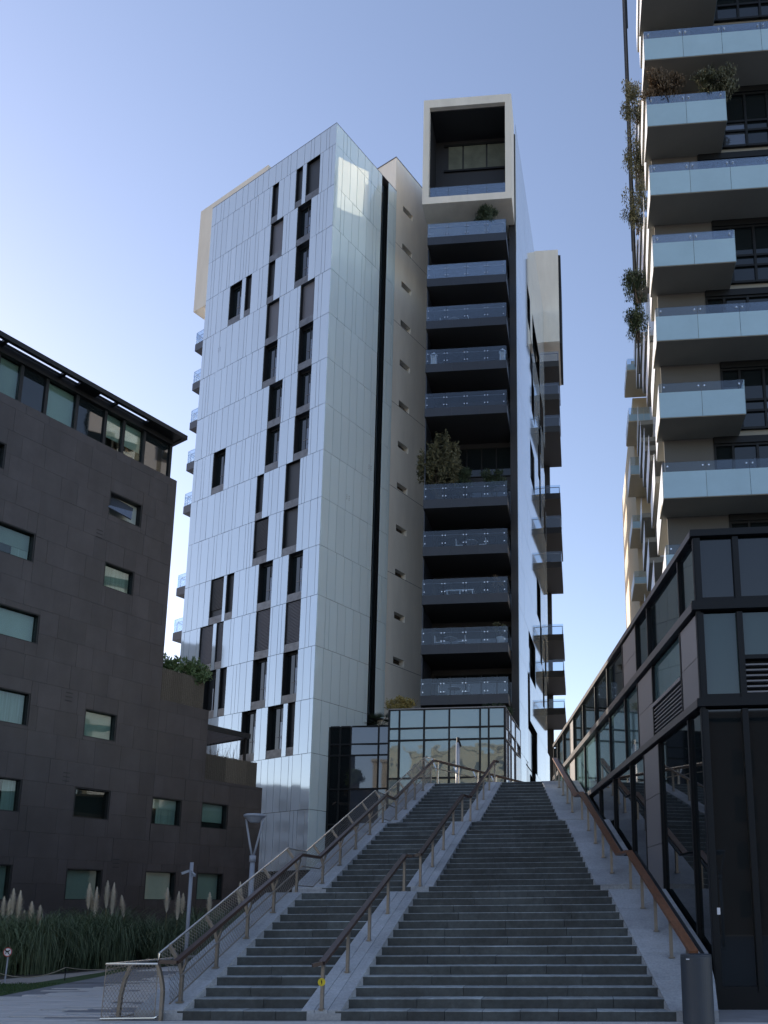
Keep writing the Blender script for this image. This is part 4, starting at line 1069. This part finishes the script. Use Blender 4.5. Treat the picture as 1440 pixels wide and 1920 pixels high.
for a, b, wd in (((-.05, .01), (.03, .02), .035), ((-.04, .0), (-.045, -.05), .018), ((.02, .0), (.025, -.05), .018), ((.03, .03), (.06, .045), .03), ((-.05, .02), (-.075, .05), .014)):
    mb.bar((sx+a[0], cy_, zc+a[1]), (sx+b[0], cy_, zc+b[1]), wd, .004, (0, 1, 0))
mb.bar((sx-.07, cy_-.002, zc+.07), (sx+.07, cy_-.002, zc-.07), .014, .003, (0, 1, 0))
mb.build('dog_symbol', M['ink'], ds)
# rope fence round the lawn
rf_ = thing('rope_fence', (-14, 22, 0), 'low rope slung between thin dark pins along the lawn edge', 'fence')
pins = [(-19.5, 19.6), on_z(-10, 1850, 0)[:2], on_z(121, 1839, 0)[:2], on_z(279, 1817, 0)[:2]]
pins = [(p[0], p[1]) for p in pins]
tops = []
for p in pins:
    MB().tube([(p[0], p[1], 0), (p[0], p[1], .36)], .012, 6).build('pin', M['black'], rf_); tops.append(Vector((p[0], p[1], .34)))
mb = MB()
for a, b in zip(tops[:-1], tops[1:]):
    mb.tube([a.lerp(b, t)-Vector((0, 0, .18*4*t*(1-t))) for t in np.linspace(0, 1, 12)], .011, 5)
mb.build('rope', M['rope'], rf_)

# ================================================================== PLANTS
def clump_mesh(seed, n=900, H=1.9, spread=1.2):
    r = random.Random(seed); mb = MB()
    for i in range(n):
        a = r.uniform(0, 6.283); r0 = abs(r.gauss(0, .30)); h = H*r.uniform(.40, 1.06); out = spread*r.uniform(.15, 1.0)*(h/H)**.7
        bx_, by_ = r0*math.cos(a), r0*math.sin(a); d = a+r.gauss(0, .5); dx, dy = math.cos(d), math.sin(d)
        droop = r.uniform(.05, .75)*h
        pts = []
        for t in (0, .3, .6, .82, 1.0):
            pts.append((bx_+dx*out*t**1.6, by_+dy*out*t**1.6, h*(1-(1-t)**1.7)-droop*t**4))
        ws = [.016, .018, .015, .010, .003]
        mb.ribbon(pts, ws, (-dy, dx, 0))
    return mb
def plume_mesh(seed, h, L=.78):
    r = random.Random(seed); st = MB(); pl = MB()
    lean = r.uniform(-.30, .30); ly = r.uniform(-.2, .2)
    base = Vector((0, 0, 0)); top = Vector((lean, ly, h))
    st.tube([base, base.lerp(top, .5)+Vector((0, 0, .03)), top], .009, 5)
    ax = (top-base).normalized()
    for i in range(800):
        t = r.random(); p = base.lerp(top, (h-L*(1-t))/h); w_ = .15*math.sin(math.pi*min(1, .12+t*.88))+.012
        a = r.uniform(0, 6.283); d = Vector((math.cos(a), math.sin(a), 0))
        q = p+d*w_*r.uniform(.4, 1)+ax*.09
        pl.ribbon([p, p.lerp(q, .6)+ax*.02, q], [.012, .012, .003], d.cross(ax))
    return st.mesh('stalk', M['stalk']), pl.mesh('plume', M['plume'])
CL = [clump_mesh(s, 1500, 1.75+.12*s, 1.65).mesh('leaves', M['leaf_blade']) for s in range(3)]
PL = [plume_mesh(50+s, h, L_) for s, (h, L_) in enumerate(((2.05, .62), (2.25, .85), (2.45, .72)))]
spots = [(-22.5, 23.2), (-21.2, 22.6), (-19.8, 22.4), (-18.4, 22.5), (-17.1, 22.7), (-16.1, 23.4), (-21.9, 24.6), (-20.4, 24.3), (-18.9, 24.2), (-17.4, 24.4), (-16.0, 24.9), (-15.2, 25.8), (-19.6, 26.2), (-18.0, 26.3), (-16.5, 26.6), (-14.2, 26.9), (-13.0, 27.3), (-11.8, 27.9), (-15.4, 28.2), (-13.9, 28.6), (-12.6, 29.2), (-10.6, 28.4), (-11.3, 29.8), (-14.6, 30.0), (-9.9, 30.0), (-24.0, 24.0), (-12.9, 31.0), (-10.8, 31.4)]
# plume heads by photo position
heads = [(28, 1687), (38, 1690), (10, 1700), (55, 1715), (62, 1710), (78, 1718), (45, 1725), (170, 1676), (181, 1682), (190, 1684), (204, 1672), (213, 1675), (316, 1684), (334, 1690), (345, 1692), (18, 1703), (395, 1692), (452, 1672), (249, 1697)]
hx = {}
for px, py in heads:
    best = min(range(len(spots)), key=lambda i: abs((EYE+np.array([0, 0, 0]))[0]+0-(0))+abs(CAM_CX+CAM_F*((np.array([spots[i][0], spots[i][1], 1.9])-EYE) @ CR)/((np.array([spots[i][0], spots[i][1], 1.9])-EYE) @ CF)-px))
    hx.setdefault(best, []).append((px, py))
pamp_lab = {}
for i, (x, y) in enumerate(spots):
    sx_ = CAM_CX+CAM_F*((np.array([x, y, 1.])-EYE) @ CR)/((np.array([x, y, 1.])-EYE) @ CF)
    if hx.get(i): lab = 'pampas grass clump with %s pale feathery plume%s, %s' % ({1: 'one', 2: 'two', 3: 'three', 4: 'four', 5: 'five', 6: 'six'}.get(len(hx[i]), 'many'), '' if len(hx[i]) == 1 else 's', 'near the lawn rope' if y < 24 else 'by the dark building wall')
    else: lab = 'plumeless clump of arching pampas leaves in the bed before the dark building'
    t = tag(link('pampas_grass', None, None, Matrix.Translation((x, y, .014)) @ Matrix.Rotation(i*1.3, 4, 'Z')), lab, 'grass clump', 'pampas grasses in the planting bed')
    link('leaves', CL[i % 3], t, WM[t.name] @ Matrix.Scale(rnd.uniform(.92, 1.1), 4))
    for j, (px, py) in enumerate(hx.get(i, [])):
        p = on_y(px, py, y+.1*j-.3); st, pl = PL[j % 3]; k = (p[2]-.014+.25)/ (2.05, 2.25, 2.45)[j % 3]
        Wp = Matrix.Translation((p[0], p[1], .014)) @ Matrix.Rotation(j*2.1, 4, 'Z') @ Matrix.Diagonal((1, 1, k, 1))
        s_ = link('stalk', st, t, Wp); link('plume', pl, s_, Wp)

def leafage(mb, c, rad, n, size, r, flat=.0, up=.3):
    for i in range(n):
        while True:
            u = (r.uniform(-1, 1), r.uniform(-1, 1), r.uniform(-1, 1))
            if sum(k*k for k in u) <= 1: break
        s = r.uniform(.82, 1.12)
        p = Vector((c[0]+u[0]*rad[0]*s, c[1]+u[1]*rad[1]*s, c[2]+u[2]*rad[2]*s))
        d = Vector((r.gauss(0, 1), r.gauss(0, 1), r.gauss(up, .8))).normalized(); sd = d.orthogonal().normalized()
        l = size*r.uniform(.6, 1.4)
        mb.ribbon([p, p+d*l*.5, p+d*l], [size*.12, size*.42, size*.05], sd)
def shrub(name, base, blobs, m, label, cat='shrub', group=None, n=260, size=.11, stems=5, seed=1, pot=None, up=.3, stemr=.018):
    r = random.Random(seed); t = thing(name, base, label, cat, group)
    mb = MB()
    for c, rad in blobs:
        vol = rad[0]*rad[1]*rad[2]
        leafage(mb, (base[0]+c[0], base[1]+c[1], base[2]+c[2]), rad, int(n*len(blobs)**-.0), size, r, up=up)
    tag(mb.build('foliage', m, t), kind='stuff')
    ms = MB()
    for k in range(stems):
        c, rad = blobs[k % len(blobs)]
        e = Vector((base[0]+c[0]+r.uniform(-.6, .6)*rad[0], base[1]+c[1]+r.uniform(-.6, .6)*rad[1], base[2]+c[2]+r.uniform(-.1, .7)*rad[2]))
        b0 = Vector((base[0]+r.uniform(-.1, .1), base[1]+r.uniform(-.05, .05), base[2])); mid = b0.lerp(e, .5)+Vector((r.gauss(0, .05), r.gauss(0, .05), .05))
        ms.tube([b0, mid, e], [stemr, stemr*.7, stemr*.3], 5)
    ms.build('stems', M['bark'], t)
    if pot:
        MB().lathe((base[0], base[1], base[2]-pot), [(.2, 0), (.28, pot*.9), (.30, pot), (.26, pot), (.25, pot-.06)], 16).build('pot', M['pot'], t)
    return t
def cluster(rx, ry, rz, k, seed, lo=.0):
    """a handful of overlapping lobes with gaps"""
    r = random.Random(seed); out = []
    for i in range(k):
        a = r.uniform(0, 6.28); q = r.uniform(.2, .8)
        out.append(((math.cos(a)*rx*q, math.sin(a)*ry*q, lo+rz*r.uniform(.25, 1.6)), (rx*r.uniform(.28, .48), ry*r.uniform(.28, .48), rz*r.uniform(.25, .42))))
    return out
def spires(rx, ry, h, k, seed):
    r = random.Random(seed); out = []
    for i in range(k):
        x = r.uniform(-1, 1); hh = h*r.uniform(.35, 1.0)*(1-.35*abs(x))
        out.append(((x*rx, r.uniform(-1, 1)*ry, hh*.72+.2), (.17+.08*r.random(), .2, hh*.26)))
    return out
# on the dark tower's balconies
def bal_z(i): return 51.04-FH*i-1.13
def bx_at(px): return FD.pix(px, 900)[0]
shrub('bamboo', (bx_at(822), YD+.6, bal_z(6)), spires(1.45, .6, 6.3, 56, 3), M['leaf_olive'], 'tall feathery bamboo spilling over the balcony halfway up the dark tower', 'bamboo', n=120, size=.24, stems=40, seed=3, up=.2)
shrub('balcony_shrub', (bx_at(862), YD+.5, bal_z(6)), cluster(.85, .4, 1.0, 12, 4, .7), M['leaf_dark'], 'dark rounded shrub beside the bamboo on the dark tower balcony', 'shrub', n=200, size=.16, stems=6, seed=4)
shrub('balcony_shrub', (bx_at(922), YD+.5, bal_z(6)), cluster(.85, .4, .8, 12, 5, .8), M['leaf_dark'], 'cone-shaped shrub at the right end of the bamboo balcony on the dark tower', 'shrub', n=200, size=.17, stems=6, seed=5, up=.6)
shrub('balcony_shrub', (bx_at(912), YD+.45, bal_z(0)), cluster(.95, .4, .95, 13, 6, 1.0), M['leaf_dark'], 'dark bush under the beige concrete frame on the topmost open balcony', 'shrub', n=220, size=.16, stems=6, seed=6)
shrub('potted_plant', (bx_at(932), YD+.8, bal_z(8)+.2), cluster(.45, .3, .38, 6, 7, .6), M['leaf_brown'], 'small dry potted plant on the third balcony from the bottom of the dark tower', 'plant', n=90, size=.13, stems=5, seed=7)
shrub('potted_plant', (bx_at(936), YD+.8, bal_z(9)+.62), cluster(.5, .3, .42, 6, 8, .3), M['leaf_olive'], 'potted plant in a tall pale pot on the second balcony from the bottom', 'plant', n=110, size=.13, stems=5, seed=8, pot=.62)
for px, lab in ((808, 'white lantern at the left end of a dark tower balcony'), (942, 'white lantern at the right end of a dark tower balcony')):
    xx = bx_at(px); z = bal_z(3)
    ln = thing('lantern', (xx, YD+.5, z), lab, 'lantern', 'white lanterns on the balcony')
    f = MB()
    for dx in (-.16, .16):
        for dy in (-.16, .16): f.box(WORLD, xx+dx-.03, xx+dx+.03, YD+.5+dy-.03, YD+.5+dy+.03, z, z+.95)
    f.box(WORLD, xx-.2, xx+.2, YD+.3, YD+.7, z, z+.08).build('frame', M['white'], ln)
    MB().lathe((xx, YD+.5, z+.95), [(.27, 0), (.26, .08), (.12, .2), (.05, .30)], 12).build('cap', M['white'], ln)
    MB().box(WORLD, xx-.13, xx+.13, YD+.37, YD+.63, z+.08, z+.92).build('pane', M['pot'], ln)
xx = bx_at(862); z = bal_z(8)
bb = thing('balcony_bench', (xx, YD+.5, z), 'pale slatted bench behind the glass of the third balcony from the bottom', 'bench')
MB().box(WORLD, xx-.95, xx+.95, YD+.32, YD+.68, z+.40, z+.46).build('seat', M['white'], bb)
for dx in (-.85, 0, .85): MB().box(WORLD, xx+dx-.03, xx+dx+.03, YD+.36, YD+.64, z, z+.40).build('leg', M['white'], bb)
def chair(x, y, z, rz, lab):
    t = thing('balcony_chair', (x, y, z), lab, 'chair', 'chairs on the dark tower balconies'); c, sn = math.cos(rz), math.sin(rz)
    F = Frame((x, y), (c, sn, 0), (-sn, c, 0))
    MB().box(F, -.24, .24, -.24, .24, z+.42, z+.47).build('seat', M['pot'], t); MB().box(F, -.24, .24, .20, .24, z+.47, z+.92).build('backrest', M['pot'], t)
    for a in (-.21, .21):
        for b in (-.21, .21): MB().box(F, a-.02, a+.02, b-.02, b+.02, z, z+.42).build('leg', M['slat'], t)
def table(x, y, z, lab):
    t = thing('balcony_table', (x, y, z), lab, 'table', 'tables on the dark tower balconies')
    MB().lathe((x, y, z+.72), [(.44, 0), (.45, .015), (.44, .03)], 20).build('table_top', M['pot'], t); MB().tube([(x, y, z), (x, y, z+.72)], .035, 8).build('stem', M['slat'], t); MB().lathe((x, y, z), [(.24, 0), (.05, .04)], 14).build('foot', M['slat'], t)
for i, px, nm in ((10, 850, 'lowest'), (9, 842, 'second lowest'), (7, 880, 'fourth lowest'), (2, 845, 'third highest')):
    xx, z = bx_at(px), bal_z(i)
    table(xx, YD+1.1, z, 'small round table on the %s balcony of the dark tower' % nm)
    chair(xx-.8, YD+1.1, z, math.pi/2, 'pale chair left of the table on the %s dark tower balcony' % nm)
    chair(xx+.8, YD+1.1, z, -math.pi/2, 'pale chair right of the table on the %s dark tower balcony' % nm)
# on the lobby roofs
zl = gz[0]-1.25
xx = on_y(757, 1330, 46.5)[0]
shrub('yellow_tree', (xx, 46.5, zl), cluster(1.0, .8, .85, 13, 9, 1.35), M['leaf_yellow'], 'small yellow-leaved tree standing on the glass lobby roof', 'tree', n=170, size=.15, stems=11, seed=9, stemr=.035)
xx = on_y(925, 1310, 46.0)[0]
shrub('roof_shrub', (xx, 46.0, zl), cluster(1.1, .7, .75, 10, 10, .7), M['leaf_dark'], 'dark bushy shrub at the right end of the glass lobby roof', 'shrub', n=210, size=.15, stems=7, seed=10)
xx = on_y(893, 1325, 46.0)[0]
shrub('roof_shrub', (xx, 45.6, zl), cluster(.7, .5, .4, 7, 11, .8), M['leaf_green'], 'low green shrub in the middle of the glass lobby roof', 'shrub', n=130, size=.13, stems=7, seed=11)
# palm
pxm, pym, pzm = on_y(714, 1350, YL+.8)[0], YL+.8, lz[0]-1.1
pm = thing('fan_palm', (pxm, pym, pzm), 'small fan palm on the low glass wing beside the yellow tree', 'palm')
MB().tube([(pxm, pym, pzm), (pxm, pym, pzm+1.3)], [.13, .11], 8).build('trunk', M['bark'], pm)
r = random.Random(2)
for k in range(18):
    a = k*2.4; el = r.uniform(-.35, 1.1); L = r.uniform(.8, 1.2)
    d = Vector((math.cos(a)*math.cos(el), math.sin(a)*math.cos(el), math.sin(el)))
    b0 = Vector((pxm, pym, pzm+1.3)); e = b0+d*L*.55; mb = MB().tube([b0, e], .012, 4)
    s = d.cross(Vector((0, 0, 1))).normalized(); u = s.cross(d)
    for j in range(13):
        th = (j-6)*.20; dd = (d*math.cos(th)+s*math.sin(th)).normalized()
        p2 = e+dd*L*.5+Vector((0, 0, -.10*L)); mb.ribbon([e, e.lerp(p2, .5)+Vector((0, 0, .03)), p2], [.01, .045, .006], u.cross(dd))
    mb.build('frond', M['leaf_dark'], pm)
# terraces of the dark building
b0 = FK(S_M+.55, -.9, Z1+.2)
shrub('terrace_bamboo', b0, cluster(.9, .5, 1.0, 14, 12, .75), M['leaf_green'], 'pale feathery bamboo at the left of the higher terrace against the sky', 'bamboo', n=90, size=.17, stems=9, seed=12, up=.6)
b0 = FK(S_M+1.75, -.8, Z1+.3)
shrub('terrace_shrub', b0, cluster(1.2, .5, .68, 16, 13, .75), M['leaf_green'], 'green bushy shrub above the wicker screen on the higher terrace', 'shrub', n=170, size=.15, stems=8, seed=13, up=.6)
b0 = FK(S_1+1.6, -.9, Z2+.2)
tb = thing('bare_shrub', b0, 'bare twiggy shrub above the wicker screen on the lower terrace', 'shrub')
r = random.Random(14); mb = MB()
for k in range(90):
    s = r.uniform(-1.5, 1.5); p = Vector(FK(S_1+1.6+s, -.9+r.uniform(-.2, .2), Z2+.2)); e = p+Vector((r.gauss(0, .25), r.gauss(0, .2), r.uniform(1.1, 1.9)))
    m_ = p.lerp(e, .6)+Vector((r.gauss(0, .05), 0, 0)); mb.tube([p, m_, e], [.010, .007, .003], 4)
    mb.tube([m_, m_+Vector((r.gauss(0, .2), r.gauss(0, .2), r.uniform(.2, .45)))], [.005, .002], 3)
mb.build('twigs', M['bark'], tb)
# on the frosted-glass block
z = ZT0-FHR*1
for px, m_, sd, lab in ((1243, 'leaf_brown', 21, 'dry brown bush at the left of a frosted glass balcony'), (1343, 'leaf_olive', 22, 'grey-green bush at the right of a frosted glass balcony')):
    xx = FT.pix(px, 200)[0]
    shrub('balcony_bush', (xx, YR+.25, z+.5), cluster(1.0, .5, .95, 18, sd, .75), M[m_], lab, 'shrub', 'bushes on the frosted glass balconies', n=230, size=.13, stems=12, seed=sd)
for k, (px, py, s, rz_) in enumerate(((1188, 195, 5.5, 1.35), (1190, 295, 6.0, 1.35), (1188, 400, 6.0, 1.45), (1190, 540, 6.5, 1.0), (1190, 612, 7.0, 1.05))):
    p = on_y(px, py, YR+s)
    lab = ('topmost shrub hanging off the flank of the frosted glass block', 'second shrub from the top hanging off the flank of the frosted glass block', 'long middle shrub hanging off the flank of the frosted glass block', 'fourth shrub from the top hanging off the flank of the frosted glass block', 'lowest shrub hanging off the flank of the frosted glass block')[k]
    shrub('flank_shrub', (p[0]+.15, p[1], p[2]-rz_*.9), cluster(.78, .7, rz_*1.05, 20, 30+k, .0), M['leaf_olive' if k < 3 else 'leaf_dark'], lab, 'shrub', 'shrubs hanging off the flank', n=150, size=.13, stems=9, seed=30+k)
# plants glimpsed by the rear balconies
pz = FR.pix(1045, 1400)
p = on_y(1052, 1395, 72.0)
shrub('far_tree', (p[0], 72.0, 6.3), cluster(2.2, 1.5, 2.2, 8, 40, 2.), M['leaf_dark'], 'dark tree at ground level in the gap beyond the dark tower', 'tree', n=120, size=.28, stems=8, seed=40, stemr=.06)

# ================================================================== BEHIND THE VIEWPOINT (mirrored in the glass)
def block(name, x0, x1, y, depth, h, label, m, nx, nz, face=1):
    F = Frame(((x0+x1)/2, y), (1, 0, 0), (0, face, 0)); t = thing(name, ((x0+x1)/2, y, 0), label, 'building')
    L = (x1-x0)/2
    MB().box(F, -L, L, -depth, 0, 0, h).build('wall', m, t)
    for i in range(nx):
        for j in range(nz):
            a = -L+(i+.28)*2*L/nx; b = -L+(i+.72)*2*L/nx; z0 = 1.2+j*(h-2)/nz; pbox('window', M['blind_dark'], t, F, a, b, .002, .02, z0, z0+(h-2)/nz*.55)
    MB().box(F, -L-.3, L+.3, -depth, .4, h, h+.5).build('cornice', m, t)
block('sandstone_block', -34, -8, -46, 14, 29, 'pale sandstone block behind the viewpoint, mirrored in the lobby glass', M['sandstone'], 7, 9)
block('added_brick_block', 3, 30, -27, 10, 15, 'unseen dark brick block added behind the viewpoint to block sky, mirrored in the podium glass', M['brick'], 8, 4)  # unseen block added to keep low sky off the stairs and podium glass
def block_east(name, x, y0, y1, depth, h, label, m, nx, nz):
    F = Frame((x, (y0+y1)/2), (0, 1, 0), (1, 0, 0)); t = thing(name, (x, (y0+y1)/2, 0), label, 'building'); L = (y1-y0)/2
    MB().box(F, -L, L, -depth, 0, 0, h).build('wall', m, t)
    for i in range(nx):
        for j in range(nz):
            a = -L+(i+.25)*2*L/nx; b = -L+(i+.75)*2*L/nx; z0 = 1.2+j*(h-2)/nz; pbox('window', M['blind_dark'], t, F, a, b, .002, .02, z0, z0+(h-2)/nz*.55)
block_east('west_block', -92, 14, 38, 14, 21, 'lower grey block out of frame at left, mirrored in the panel tower', M['grey_wall'], 7, 6)
block_east('west_block', -96, 39, 66, 14, 43, 'taller grey block out of frame at left, mirrored in the panel tower', M['grey_wall'], 7, 12)
